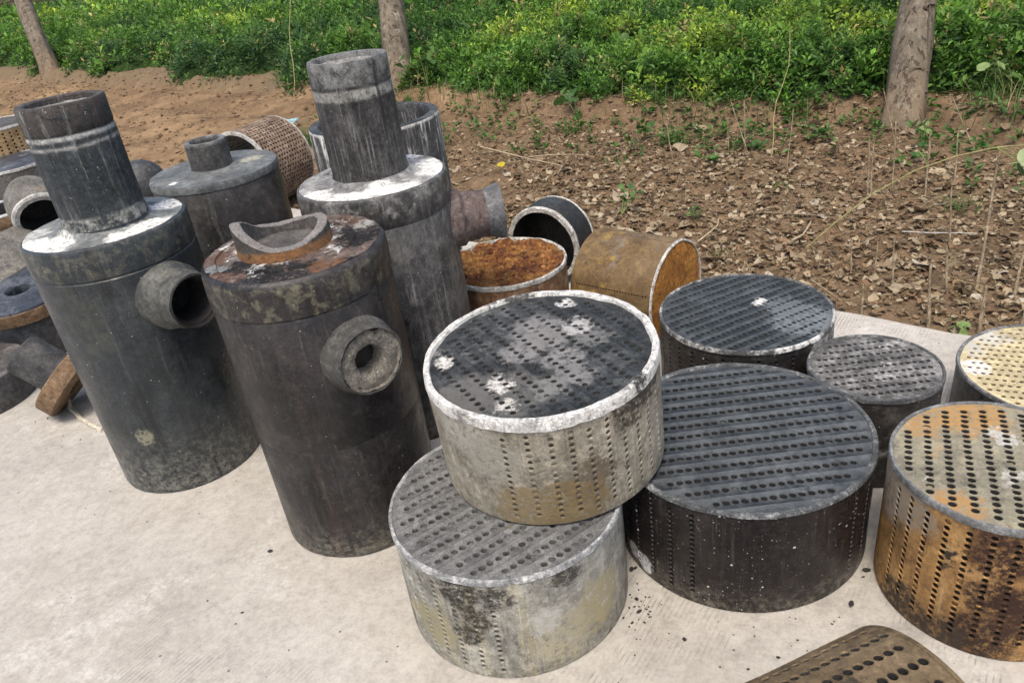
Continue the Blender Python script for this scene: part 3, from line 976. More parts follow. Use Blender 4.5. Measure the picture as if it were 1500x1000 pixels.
# c1 -------------------------------------------------
c1 = thing('tall_cylinder', 'blue grey tall cylinder with thick neck pipe and wide open side nozzle', 'cylinder', (-1.229, 2.415, 0))
m_c1 = grime('bluegrey_graphite', GR, 1.0, 4.5, streaks=[((.09, .095, .095), .58, .80, 30), ((.010, .011, .012), .54, .70, 14)], patches=[((.055, .058, .048), .56, .70, 2.6), ((.013, .013, .014), .62, .70, 9)], specks=[((.45, .45, .42), .16, 55)], dust=((.26, .25, .21), .30, .8), spots=[(-.02, -.248, .24, .035, (.22, .21, .15), .03)], bands=[((.10, .095, .075), .80, .90, .35)], rough=(.24, .46), bump=.18, spec=.42, hair=.12, abr=.3, crisp=.55)
m_c1t = grime('bluegrey_top', [(.25, (.05, .056, .06)), (.5, (.115, .125, .125)), (.8, (.27, .28, .265))], 2.0, 7, patches=[((.045, .05, .05), .57, .66, 8)], spots=[(-.11, -.185, .9, .10, m_white, .06), (-.18, -.13, .9, .06, m_white, .06), (.191, -.093, .9, .075, m_white, .06), (.123, -.166, .9, .06, m_white, .06), (.179, .107, .9, .07, m_white, .06), (-.22, -.03, .9, .06, (.5, .5, .47), .08)], rough=(.45, .75), bump=.4)
g = lathe([(.240, 0), (.247, .006), (.2485, .02), (.249, .796), (.2465, .799), (.2465, .803), (.2495, .806), (.2495, .888), (.246, .898), (.238, .903)], 128, jitter=.0012, jsc=9, seed=1, cap0=True)
part('body', g, m_c1, c1)
part('top_plate', lathe([(.238, .903), (.2, .9035), (.16, .905), (.145, .910), (.132, .925), (.09, .93)], 96, jitter=.003, jsc=22, seed=3), m_c1t, c1)
m_c1n = grime('bluegrey_neck', GR, 5.0, 9, streaks=[((.20, .20, .19), .56, .74, 40)], patches=[((.30, .30, .285), .63, .72, 14), ((.014, .014, .015), .60, .68, 10)], specks=[((.5, .5, .48), .17, 60)], bands=[((.34, .34, .33), 1.190, 1.202, .7), ((.02, .02, .02), 1.203, 1.216, .8), ((.30, .30, .29), 1.165, 1.172, .6), ((.055, .046, .042), 1.21, 1.30, .6), ((.28, .28, .26), .92, .96, .4)], rough=(.5, .85), bump=.5, spec=.28, hair=.3)
nk = [(.128, .92), (.1245, .95), (.1235, 1.0), (.1235, 1.198), (.1215, 1.201), (.1215, 1.206), (.1240, 1.210), (.1240, 1.279), (.121, 1.286), (.103, 1.286), (.099, 1.282), (.098, 1.266)]
part('neck_pipe', off(lathe(nk, 96, jitter=.0015, jsc=16, seed=2), .018, -.012), m_c1n, c1)
m_fill = grime('dust_fill', [(.3, (.10, .102, .10)), (.5, (.19, .19, .18)), (.7, (.30, .295, .28))], 9, 12, rough=(.8, .95), bump=.6)
part('dust_fill', off(lathe([(.099, 1.268), (.09, 1.262), (.05, 1.258), (.001, 1.256)], 64, jitter=.003, jsc=25, seed=8), .018, -.012), m_fill, c1)
m_noz = grime('pale_nozzle', [(.25, (.018, .019, .019)), (.48, (.055, .057, .053)), (.8, (.14, .138, .12))], 8, 9, patches=[((.05, .055, .055), .56, .64, 9), ((.20, .185, .11), .60, .7, 6)], rough=(.35, .65), bump=.35)
nz = lathe([(.106, -.035), (.106, .018), (.103, .026), (.097, .030), (.092, .036), (.089, .075), (.091, .079), (.091, .086), (.086, .090), (.085, .13)], 72, jitter=.0025, jsc=20, seed=4)
nzo = nozzle(R(-39), .692, .249, .13, nz, m_noz, c1)
ni = lathe([(.085, .13), (.081, .134), (.078, .132), (.077, .122), (.071, .120), (.068, .114), (.065, .08), (.06, .0), (.001, -.02)], 72, jitter=.001, seed=6)
nozzle(R(-39), .692, .249, .13, ni, m_hole, nzo, 'nozzle_bore')

# c2 -------------------------------------------------
c2 = thing('tall_cylinder', 'brown black tall cylinder with a broken rusty neck and cement-faced side nozzle', 'cylinder', (-.543, 1.968, 0))
m_c2 = grime('brownblack_graphite', BR, 21.0, 5, streaks=[((.11, .105, .09), .58, .78, 34), ((.007, .0065, .0068), .52, .68, 12), ((.06, .032, .026), .58, .72, 10)], patches=[((.008, .008, .0085), .58, .66, 5), ((.075, .07, .06), .60, .72, 3.5)], specks=[((.42, .41, .38), .15, 70)], dust=((.20, .19, .15), .16, .9), bands=[((.15, .14, .095), .79, .885, .30), ((.02, .019, .016), .80, .87, .16), ((.07, .067, .063), .386, .389, .3)], rough=(.25, .50), bump=.18, spec=.38, hair=.12, abr=.3, crisp=.55)
g = lathe([(.236, 0), (.242, .005), (.243, .02), (.2435, .384), (.2425, .387), (.2435, .390), (.2440, .785), (.241, .790), (.2465, .797), (.247, .86), (.2455, .884), (.240, .893), (.232, .897)], 128, jitter=.0022, jsc=11, seed=11, cap0=True)
part('body', g, m_c2, c2)
m_c2t = grime('flaked_top', [(.2, (.035, .03, .028)), (.42, (.10, .078, .066)), (.58, (.17, .115, .09)), (.8, (.30, .28, .255))], 23, 8, patches=[((.19, .20, .205), .54, .60, 6), ((.010, .010, .011), .525, .555, 7), ((.60, .59, .56), .56, .585, 8)], spots=[(.19, .03, .9, .09, (.012, .012, .013), .09), (.02, -.19, .9, .09, (.012, .012, .013), .08), (-.06, -.2, .9, .06, (.012, .012, .013), .08), (.17, -.02, .9, .06, (.012, .012, .013), .09), (.15, .15, .9, .06, (.17, .10, .07), .06), (-.216, -.015, .9, .07, (.17, .095, .066), .05), (-.147, -.172, .9, .06, (.18, .10, .07), .05), (.118, -.183, .9, .055, (.22, .11, .055), .05), (.19, .1, .9, .04, (.5, .48, .44), .05)], rough=(.5, .8), bump=.8)
part('top_plate', lathe([(.232, .897), (.205, .8985), (.203, .893), (.17, .894), (.166, .900), (.15, .902), (.138, .899), (.09, .90)], 96, jitter=.004, jsc=20, seed=13), m_c2t, c2)
m_c2n = grime('broken_neck', [(.3, (.03, .027, .025)), (.6, (.075, .068, .06)), (.8, (.15, .14, .125))], 25, 12, patches=[((.018, .017, .017), .6, .66, 12)], bands=[((.22, .105, .04), .895, .925, .75), ((.06, .04, .03), .89, .905, .4)], rough=(.6, .9), bump=.6)
m_stubdark = grime('neck_inside', [(.3, (.03, .028, .027)), (.6, (.075, .07, .066)), (.8, (.15, .14, .13))], 29, 12, rough=(.7, .9))
m_c2r = grime('broken_rim', [(.3, (.15, .138, .13)), (.6, (.22, .205, .192)), (.8, (.28, .262, .245))], 26, 30, rough=(.8, .95), bump=.6)
def cutz(r, z, a):
    if z < 1.05: return z
    c = math.cos(a - R(196))
    h = .938 + .013 * math.cos(2 * (a - R(196))) + .032 * max(0, c) ** 3 + .0009 * math.sin(9 * a + 1) + .0006 * math.sin(23 * a)
    return h + (z - 1.1)
g = lathe([(.128, .89), (.126, .91), (.1245, 1.099)], 96, jitter=.0006, jsc=20, seed=14, zf=cutz)
g2 = lathe([(.1245, 1.099), (.122, 1.102), (.1, 1.102), (.097, 1.099)], 96, jitter=.0006, jsc=20, seed=14, zf=cutz)
g3 = lathe([(.097, 1.099), (.095, .905), (.001, .902)], 96, jitter=.0006, jsc=20, seed=14, zf=cutz)
sh = lambda q: ([(v[0] - .022, v[1] + .012, v[2]) for v in q[0]], q[1])
nkp = part('neck_pipe', sh(g), m_c2n, c2)
part('neck_bore', sh(g3), m_stubdark, nkp)
part('broken_edge', sh(g2), m_c2r, nkp)
m_noz2 = grime('dark_nozzle', [(.25, (.022, .021, .020)), (.5, (.055, .053, .049)), (.8, (.14, .135, .12))], 28, 9, rough=(.5, .8), bump=.5)
m_cem = grime('cement', [(.3, (.13, .12, .10)), (.5, (.21, .19, .16)), (.75, (.31, .285, .24))], 27, 18, patches=[((.10, .10, .09), .6, .7, 12)], rough=(.8, .95), bump=.9)
nz = lathe([(.104, -.03), (.104, .010), (.098, .018), (.096, .024), (.095, .055), (.090, .060), (.086, .058)], 64, jitter=.003, jsc=26, seed=15)
nzo = nozzle(R(-53), .648, .243, .06, nz, m_noz2, c2)
nf = lathe([(.086, .058), (.080, .052), (.062, .056), (.047, .053), (.041, .046), (.039, .0)], 64, jitter=.005, jsc=30, seed=16)
nozzle(R(-53), .648, .243, .06, nf, m_cem, nzo, 'cement_face')
nb = lathe([(.039, .0), (.038, -.02), (.001, -.02)], 48)
nozzle(R(-53), .648, .243, .06, nb, m_hole, nzo, 'nozzle_bore')

# c3 -------------------------------------------------
c3 = thing('tall_cylinder', 'grey black tall cylinder with white-dusted shoulder and streaked neck pipe', 'cylinder', (-.380, 2.503, 0))
m_c3 = grime('streaked_graphite', [(.25, (.014, .0135, .0135)), (.45, (.036, .034, .033)), (.62, (.072, .068, .064)), (.82, (.16, .155, .145))], 31, 5, streaks=[((.21, .205, .19), .54, .76, 36), ((.02, .02, .02), .56, .72, 24), ((.10, .06, .045), .6, .75, 14)], patches=[((.13, .125, .115), .58, .72, 4)], specks=[((.45, .44, .42), .16, 60)], dust=((.2, .19, .16), .2, .8), bands=[((.24, .235, .22), .83, .90, .32)], rough=(.32, .6), spec=.5, bump=.18, hair=.4)
part('body', lathe([(.239, 0), (.245, .006), (.246, .02), (.2465, .795), (.2445, .798), (.2475, .803), (.2475, .888), (.244, .899), (.236, .904)], 128, jitter=.0015, jsc=10, seed=21, cap0=True), m_c3, c3)
m_c3t = grime('whitened_top', [(.3, (.09, .09, .092)), (.5, (.19, .19, .188)), (.7, (.36, .355, .34))], 33, 9, patches=[((.03, .03, .031), .56, .64, 8), ((.62, .61, .59), .60, .66, 7)], spots=[(-.163, -.138, .905, .065, m_white, .05), (-.07, -.205, .905, .065, m_white, .05), (.03, -.21, .905, .08, m_white, .05), (.115, -.19, .905, .075, m_white, .06), (.207, -.037, .905, .06, m_white, .06), (.21, .06, .905, .07, m_white, .06), (.12, .19, .905, .06, m_white, .08), (.05, -.15, .905, .045, m_white, .05)], rough=(.5, .8), bump=.45)
part('top_plate', lathe([(.236, .904), (.2, .905), (.15, .9055), (.138, .909), (.128, .918), (.09, .92)], 96, jitter=.0028, jsc=22, seed=22), m_c3t, c3)
m_c3n = grime('streaked_neck', [(.25, (.011, .011, .0115)), (.45, (.028, .027, .027)), (.62, (.058, .056, .055)), (.82, (.14, .135, .13))], 35, 9, streaks=[((.17, .165, .155), .52, .72, 46), ((.014, .014, .015), .54, .68, 26)], specks=[((.5, .5, .48), .13, 60)], bands=[((.26, .255, .235), 1.165, 1.20, .6), ((.02, .02, .02), 1.197, 1.206, .5), ((.17, .172, .168), 1.206, 1.29, .55)], rough=(.45, .75), bump=.55, hair=.6, spec=.28)
def chipz(r, z, a):
    if z < 1.25: return z
    q = math.exp(-((a - R(262)) / .16) ** 2)
    return z - .014 * q * (1 if r > .11 else .2)
nk = [(.127, .915), (.124, .93), (.1235, 1.0), (.1235, 1.19), (.1225, 1.194), (.1245, 1.20), (.1245, 1.266), (.1215, 1.276), (.106, 1.276), (.102, 1.270), (.1005, 1.258)]
part('neck_pipe', off(lathe(nk, 96, jitter=.0015, jsc=18, seed=23, zf=chipz), 0, .016), m_c3n, c3)
part('dust_fill', off(lathe([(.102, 1.26), (.09, 1.254), (.05, 1.25), (.001, 1.252)], 64, jitter=.003, jsc=25, seed=9), 0, .016), m_fill, c3)
m_rednoz = grime('reddish_nozzle', [(.25, (.045, .033, .03)), (.48, (.10, .072, .066)), (.8, (.19, .16, .145))], 37, 10, patches=[((.34, .33, .31), .60, .68, 9), ((.05, .04, .04), .6, .68, 7)], rough=(.5, .8), bump=.5)
nzs = nozzle(R(6), .712, .238, .18, lathe([(.098, -.03), (.098, .03), (.092, .036), (.085, .042), (.083, .07), (.085, .074), (.085, .08), (.081, .086), (.08, .118)], 64, jitter=.002, jsc=20, seed=24), m_rednoz, c3)
m_rim = grime('grey_rim', [(.25, (.05, .05, .052)), (.55, (.115, .115, .118)), (.85, (.26, .26, .26))], 39, 15, rough=(.5, .8))
nozzle(R(6), .712, .238, .18, lathe([(.08, .118), (.090, .146), (.094, .156), (.0945, .170), (.092, .174), (.072, .174), (.068, .16), (.066, .05), (.001, .04)], 64, jitter=.0015, seed=25), m_rim, nzs, 'nozzle_flange')

# c4: open barrel behind c3 ----------------------------
m_blk4 = grime('dark_pipe_rim', [(.25, (.012, .012, .013)), (.5, (.03, .03, .031)), (.85, (.16, .158, .15))], 43, 8, rough=(.4, .7))
c4 = thing('open_cylinder', 'thick-walled open cylinder streaked white standing behind the streaked neck pipe', 'cylinder', (-.432, 3.25, 0))
m_c4 = grime('whitewashed_graphite', [(.25, (.012, .012, .013)), (.5, (.035, .034, .034)), (.85, (.15, .15, .145))], 41, 6, streaks=[((.62, .61, .58), .55, .63, 26), ((.03, .03, .03), .56, .68, 18)], specks=[((.6, .6, .57), .18, 50)], bands=[((.5, .49, .46), .925, .94, .7)], rough=(.5, .8), hair=.7)
part('body', lathe([(.262, 0), (.268, .006), (.269, .02), (.269, .926), (.266, .934)], 112, jitter=.0018, jsc=10, seed=31, cap0=True), m_c4, c4)
part('rim', lathe([(.266, .934), (.262, .936), (.232, .936), (.228, .930), (.226, .90)], 112, jitter=.0016, jsc=12, seed=31), m_blk4, c4)
part('bore', lathe([(.226, .90), (.222, .55), (.001, .54)], 96), m_c4, c4)

# c5: capped cylinder with a small stub ----------------
c5 = thing('capped_cylinder', 'black capped cylinder with small stub pipe on its dusty grey lid', 'cylinder', (-1.07, 3.08, 0))
m_c5 = grime('black_graphite', [(.3, (.014, .013, .013)), (.5, (.028, .026, .025)), (.7, (.06, .056, .05))], 51, 6, patches=[((.075, .07, .05), .58, .72, 5)], streaks=[((.09, .088, .08), .6, .75, 20)], specks=[((.5, .5, .48), .15, 45)], hair=.2, rough=(.25, .5), spec=.5, bump=.18)
part('body', lathe([(.24, 0), (.245, .006), (.245, .83), (.243, .834)], 112, jitter=.001, seed=41, cap0=True), m_c5, c5)
m_c5t = grime('dusty_lid', [(.25, (.045, .05, .052)), (.5, (.095, .102, .103)), (.8, (.21, .215, .21))], 53, 9, streaks=(), patches=[((.06, .063, .063), .58, .66, 6)], spots=[(.13, .06, .866, .05, (.36, .35, .28), .06), (-.11, -.16, .866, .018, m_white, .02)], rough=(.5, .8))
part('lid', lathe([(.243, .834), (.247, .838), (.2475, .856), (.243, .866), (.1, .868), (.085, .872), (.07, .872)], 96, jitter=.0016, jsc=22, seed=42), m_c5t, c5)
m_stub = grime('stub_graphite', [(.3, (.02, .02, .02)), (.5, (.042, .041, .04)), (.7, (.09, .088, .084))], 55, 10, specks=[((.4, .4, .38), .15, 60)], bands=[((.17, .172, .17), .965, .99, .5)], rough=(.5, .8))
part('stub_pipe', off(lathe([(.083, .866), (.08, .876), (.08, .968), (.078, .974), (.06, .974), (.057, .968), (.055, .93), (.001, .925)], 64, jitter=.002, jsc=22, seed=43), -.01, .02), m_stub, c5)

# ------------------------------------------------------------------ perforated drums
def ring_band(Rr, z1, w, drop, proud=.003, jit=.0012, seed=0.0, seg=96, lift=.003):
    """rim that laps over the top edge: w wide on the top, drop tall on the side"""
    g = lathe([(Rr - .002, z1 - drop), (Rr + proud, z1 - drop + .002), (Rr + proud, z1 - .002), (Rr + proud * .3, z1 + lift), (Rr - w + .003, z1 + lift), (Rr - w, z1 - .004)], seg, jitter=jit, jsc=18, seed=seed)
    # uneven width, dents and beads
    out = []
    for i, (x, y, z) in enumerate(g[0]):
        ring = i // seg; r = math.hypot(x, y)
        e = mnoise.noise(Vector((x * 9 + seed, y * 9, ring * .2))) * .5 + mnoise.noise(Vector((x * 38, y * 38 + seed, ring * .3))) * .35
        if ring >= 4: r += e * w * .45
        elif ring in (0, 1): z += e * drop * .5
        if ring in (3, 4): z += e * lift * .9
        a = math.atan2(y, x); out.append((r * math.cos(a), r * math.sin(a), z))
    return out, g[1]

def drum(label, loc, Rr, h, m_side, m_top, m_rim, ang, row, step, hr, cols, chr_, rim=(.012, .012), margin=.03, rot=None, shift=0.0, seed=0.0, name='perforated_drum', depth=.09, sdepth=.03, hm=None, shm=None, clog=.04, sclog=.08, wob=.0022, lift=.003, rimjit=.0012, open_=False):
    t = thing(name, label, 'drum', loc, rot)
    geo, mi = perf_shell(Rr, .004, h - .004, cols, chr_, sdepth, wob, seed, sclog)
    V, F = geo
    # rounded foot
    part('shell', geo, [m_side, shm or m_hole], t, sharp=40, midx=mi)
    part('foot_edge', lathe([(Rr - .012, 0), (Rr - .003, .0005), (Rr - .0008, .006)], 90, cap0=True), m_side, t)
    if not open_:
        holes = hole_grid(Rr, ang, row, step, margin, shift)
        geo, mi = perf_disc(Rr - .0015, holes, hr, depth, h - .001, clogp=clog)
        part('top_plate', geo, [m_top, hm or m_hole], t, sharp=40, midx=mi)
    part('rim_band', ring_band(Rr, h, rim[0], rim[1], seed=seed, lift=lift, jit=rimjit), m_rim, t)
    return t

def zcol(z0, z1, step, ph=0.0):
    n = int((z1 - z0) / step)
    return [z0 + ph + k * step for k in range(n + 1)]

m_dust_hole = grime('dusty_hole', [(.3, (.03, .03, .03)), (.6, (.09, .088, .083)), (.8, (.2, .195, .18))], 4, 25, rough=(.8, .9))
m_soot_hole = grime('sooty_hole', [(.3, (.01, .01, .01)), (.6, (.03, .03, .03)), (.8, (.10, .10, .098))], 6, 25, rough=(.7, .9))
m_sb_hole = grime('yellowed_hole', [(.3, (.05, .047, .038)), (.6, (.12, .115, .095)), (.8, (.24, .23, .2))], 8, 25, rough=(.8, .9))
m_st_hole = grime('sandy_hole', [(.3, (.055, .045, .032)), (.6, (.14, .12, .09)), (.8, (.27, .24, .19))], 9, 25, rough=(.8, .9))
m_rd_hole = grime('rusty_hole', [(.3, (.012, .008, .005)), (.6, (.03, .018, .009)), (.8, (.09, .05, .02))], 10, 25, rough=(.8, .9))
m_bg_hole = grime('ochre_hole', [(.3, (.03, .02, .01)), (.6, (.10, .07, .035)), (.8, (.2, .15, .08))], 11, 25, rough=(.8, .9))
# BD big black drum
ANG = R(-2)
m_bd_s = grime('tarry_side', [(.3, (.006, .005, .0055)), (.5, (.012, .0095, .0095)), (.8, (.032, .026, .025))], 61, 7, streaks=[((.06, .055, .053), .58, .78, 30)], specks=[((.6, .59, .57), .20, 42), ((.45, .44, .43), .22, 95), ((.3, .29, .28), .22, 150)], dust=((.17, .155, .12), .11, .85), spots=[(-.32, -.102, .049, .03, (.66, .66, .68), .02), (-.302, -.147, .039, .034, (.66, .66, .68), .02)], hair=.35, rough=(.24, .5), bump=.18, spec=.3)
m_bd_t = grime('slate_plate', [(.25, (.010, .0112, .012)), (.48, (.022, .0245, .026)), (.8, (.075, .08, .081))], 63, 7, patches=[((.13, .14, .142), .6, .74, 5)], specks=[((.4, .4, .4), .1, 70)], rows=(ANG, .0455, (.12, .128, .132), .85), rough=(.28, .5), bump=.25, pep=.2, abr=.3, spec=.4)
m_bd_r = grime('slate_rim', [(.3, (.03, .032, .034)), (.55, (.085, .09, .092)), (.8, (.42, .42, .41))], 65, 16, rough=(.45, .75), bump=.5)
cols = [(t, zcol(.035, .295, .0155, (k % 2) * .007)) for k, t in enumerate((-178, -168, -157.7, -147.6, -137.5, -127.5))] + [(t, zcol(.035, .295, .0155)) for t in (-55, -44, -33, -22, -11, 0)]
drum('large low black drum with slate grey perforated top and tarry speckled side', (.571, 1.655, 0), .336, .321, m_bd_s, m_bd_t, m_bd_r, ANG, .0455, .0226, .0098, cols, .0072, (.013, .008), .028, seed=3)

# SB lower drum of the stack
ANG = R(31)
m_sb_s = grime('grey_yellow_side', [(.3, (.12, .115, .10)), (.45, (.22, .215, .185)), (.58, (.31, .30, .26)), (.74, (.42, .41, .37))], 71, 5, streaks=[((.075, .07, .058), .56, .70, 18), ((.40, .395, .36), .58, .72, 20), ((.34, .29, .17), .56, .70, 12)], patches=[((.46, .45, .42), .62, .70, 5), ((.33, .29, .18), .60, .70, 4)], dust=((.12, .105, .07), .10, .8), spots=[(-.126, -.265, .274, .06, (.035, .032, .024), .05), (-.10, -.272, .20, .05, (.05, .045, .03), .06), (-.127, -.265, .138, .035, (.05, .045, .03), .04), (-.046, -.29, .27, .045, (.06, .055, .045), .05), (.197, -.218, .14, .09, (.40, .35, .21), .08), (.10, -.27, .10, .09, (.42, .38, .27), .1), (.06, -.285, .17, .05, (.48, .47, .43), .07), (-.2, -.2, .12, .08, (.30, .27, .17), .08), (.12, -.265, .29, .04, (.06, .055, .045), .06)], rough=(.6, .85), bump=.45, pep=.2, abr=.3, hair=.4)
m_sb_t = grime('dusty_plate', [(.3, (.045, .045, .046)), (.5, (.095, .095, .095)), (.68, (.17, .17, .165))], 73, 8, patches=[((.2, .2, .195), .6, .7, 6), ((.16, .14, .08), .66, .74, 5)], rows=(ANG, .043, (.17, .17, .165), .8), rough=(.5, .75), bump=.35)
m_sb_r = grime('worn_rim', [(.3, (.11, .115, .12)), (.5, (.26, .265, .265)), (.66, (.5, .5, .49))], 75, 18, rough=(.45, .75), bump=.5)
cols = [(t, zcol(.03, .29, .0165, (k % 2) * .008)) for k, t in enumerate((-176, -167, -158, -148.5, -139, -129.5, -120, -110.5, -101))] + [(t, zcol(.03, .29, .0165)) for t in (20, 30, 40, 50)]
drum('low grey drum with yellowed side under the white-rimmed drum', (-.074, 1.530, 0), .294, .321, m_sb_s, m_sb_t, m_sb_r, ANG, .043, .0225, .0094, cols, .0070, (.009, .012), .026, seed=7, depth=.016, hm=m_dust_hole, sdepth=.008, shm=m_sb_hole, clog=.2, sclog=.4)

# ST upper drum of the stack
ANG = R(-63)
m_st_s = grime('sandy_side', [(.3, (.13, .115, .088)), (.46, (.23, .205, .16)), (.6, (.31, .28, .22)), (.76, (.42, .395, .33))], 81, 6, streaks=[((.10, .085, .065), .55, .70, 16), ((.40, .37, .31), .58, .74, 24)], patches=[((.14, .12, .085), .6, .7, 5)], specks=[((.5, .48, .42), .14, 70)], dust=((.15, .125, .07), .09, .8), spots=[(.18, -.235, .265, .06, (.06, .05, .04), .06), (.235, -.17, .27, .05, (.06, .05, .04), .06), (-.22, -.19, .26, .09, (.40, .38, .33), .08), (-.15, -.25, .2, .08, (.34, .32, .27), .09), (.07, -.285, .12, .07, (.14, .11, .075), .08), (.02, -.29, .05, .09, (.22, .16, .075), .08), (-.1, -.27, .05, .08, (.25, .19, .10), .08)], rough=(.7, .9), bump=.6, pep=.2, abr=.3, hair=.3)
m_st_t = grime('sooty_plate', [(.3, (.010, .012, .013)), (.5, (.020, .023, .025)), (.64, (.055, .060, .062)), (.76, (.13, .135, .135))], 83, 7, patches=[((.155, .15, .148), .60, .645, 6), ((.42, .41, .39), .70, .735, 12)], spots=[(-.12, -.17, .31, .13, (.115, .112, .105), .10), (-.19, -.13, .31, .08, (.13, .127, .12), .08), (-.245, .015, .31, .032, (.62, .6, .56), .055), (-.105, -.115, .31, .036, (.62, .6, .56), .07), (-.10, -.205, .31, .026, (.55, .53, .48), .06), (.003, .105, .31, .075, (.21, .205, .2), .06), (-.04, .01, .31, .065, (.22, .215, .21), .06), (.03, .05, .31, .06, (.21, .205, .2), .06), (.054, -.054, .31, .06, (.21, .205, .2), .06), (.075, -.13, .31, .05, (.2, .195, .19), .06), (.109, .092, .31, .045, (.42, .41, .4), .05), (.096, .22, .31, .026, (.55, .55, .53), .045), (.007, -.16, .31, .05, (.19, .19, .18), .06), (.14, .02, .31, .05, (.16, .16, .155), .07)], rows=(ANG, .045, (.05, .052, .053), .7), rough=(.35, .7), bump=.5, spec=.22)
m_st_r = grime('white_coating', [(.28, (.30, .29, .27)), (.4, (.60, .585, .55)), (.6, (.74, .73, .70))], 85, 13, patches=[((.20, .19, .17), .66, .70, 16)], spots=[(.21, -.20, .31, .03, (.05, .048, .045), .06), (-.03, .29, .31, .045, (.10, .095, .09), .08), (-.1, .275, .31, .03, (.12, .11, .1), .08)], rough=(.7, .9), bump=.8)
cols = [(t, zcol(.028, .272, .0178, (k % 2) * .009)) for k, t in enumerate((-114, -103, -92.5, -83.5, -75, -66, -57, -48, -39, -29, -18))] + [(t, zcol(.03, .27, .0178)) for t in (60, 70, 80, 90)]
ST = drum('sandy sided drum with thick white rim and sooty perforated top', (.073, 1.677, .3385), .292, .307, m_st_s, m_st_t, m_st_r, ANG, .045, .0240, .0088, cols, .0068, (.017, .022), .034, rot=Vector((0, 0, 1)).rotation_difference(Vector((-.030, -.045, 1)).normalized()), seed=11, depth=.02, hm=m_soot_hole, sdepth=.007, shm=m_st_hole, clog=.3, sclog=.45, lift=.007, rimjit=.003)

# FB far black drum
ANG = R(22.5)
m_fb_s = grime('black_side', [(.3, (.010, .0095, .0095)), (.5, (.02, .018, .017)), (.7, (.05, .046, .043))], 91, 7, specks=[((.5, .5, .48), .17, 40)], patches=[((.07, .025, .018), .62, .7, 8)], spots=[(.17, -.23, .31, .05, (.4, .39, .36), .06), (.24, -.16, .31, .05, (.36, .35, .33), .06)], rough=(.35, .65), spec=.28)
m_fb_t = grime('blueblack_plate', [(.25, (.007, .008, .009)), (.48, (.016, .019, .021)), (.8, (.07, .08, .085))], 93, 6, patches=[((.14, .15, .155), .60, .74, 5)], spots=[(.155, -.12, .33, .12, (.15, .17, .18), .08), (.13, -.021, .33, .08, (.12, .135, .145), .08), (.063, .048, .33, .026, (.55, .55, .53), .045)], rows=(ANG, .041, (.085, .095, .10), .9), rough=(.32, .6), bump=.3, pep=.2, abr=.3, spec=.22)  # grey-blue spots on the right paint the sky's reflection into the plate colour
m_fb_r = grime('black_rim', [(.3, (.03, .03, .031)), (.5, (.08, .08, .08)), (.66, (.45, .44, .42))], 95, 12, spots=[(.12, -.27, .33, .06, m_white, .05), (.03, -.29, .33, .03, m_white, .03), (.26, -.13, .33, .06, (.5, .49, .46), .05)], rough=(.5, .8), bump=.5)
cols = [(t, zcol(.03, .30, .017, (k % 2) * .008)) for k, t in enumerate((-177, -166, -155, -144, -133, -122, -111, -100, -89, -78))]
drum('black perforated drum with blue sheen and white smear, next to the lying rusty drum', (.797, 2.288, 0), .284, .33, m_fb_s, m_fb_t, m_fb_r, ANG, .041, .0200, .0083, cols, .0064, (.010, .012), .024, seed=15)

# SD small drum
ANG = R(-3)
m_sd_s = grime('sooty_side', [(.3, (.012, .011, .011)), (.5, (.025, .022, .021)), (.7, (.07, .065, .06))], 101, 8, patches=[((.16, .155, .145), .58, .68, 7), ((.10, .025, .02), .66, .72, 9)], specks=[((.5, .49, .47), .16, 50)], rough=(.45, .75))
m_sd_t = grime('mottled_plate', [(.25, (.028, .027, .026)), (.45, (.075, .073, .07)), (.62, (.20, .195, .187)), (.82, (.42, .41, .39))], 103, 10, patches=[((.42, .41, .39), .58, .66, 8), ((.03, .03, .03), .6, .66, 7)], rough=(.6, .85), bump=.5)
m_sd_r = grime('dark_rim', [(.3, (.03, .03, .031)), (.55, (.075, .078, .08)), (.7, (.3, .3, .29))], 105, 14, rough=(.45, .7))
drum('small drum with pale mottled perforated top between larger drums', (1.045, 1.880, 0), .184, .308, m_sd_s, m_sd_t, m_sd_r, ANG, .034, .0195, .0079, [], .006, (.009, .012), .022, seed=19)

# RD rusty drum
ANG = R(-117)
m_rd_s = grime('orange_rust_side', [(.3, (.10, .055, .022)), (.45, (.23, .125, .045)), (.6, (.33, .185, .065)), (.76, (.40, .26, .12))], 111, 5, streaks=[((.42, .31, .18), .58, .72, 14), ((.13, .06, .022), .56, .7, 18)], patches=[((.035, .024, .016), .585, .63, 5.5), ((.33, .30, .25), .66, .72, 10)], dust=((.055, .042, .03), .075, .95), spots=[(-.118, -.203, .31, .075, (.04, .017, .010), .03), (-.125, -.199, .185, .062, (.035, .016, .010), .03), (-.075, -.222, .17, .06, (.035, .016, .010), .03), (-.127, -.197, .06, .085, (.035, .018, .011), .04), (-.069, -.225, .12, .06, (.045, .021, .012), .04), (-.22, .05, .30, .09, (.30, .25, .19), .06), (-.227, -.05, .33, .07, (.27, .22, .16), .06), (-.227, -.06, .03, .08, (.045, .032, .022), .05), (-.18, -.15, .03, .06, (.045, .032, .022), .05), (.05, -.23, .1, .09, (.04, .022, .014), .06)], rough=(.5, .8), bump=.4, pep=.2, abr=.3)
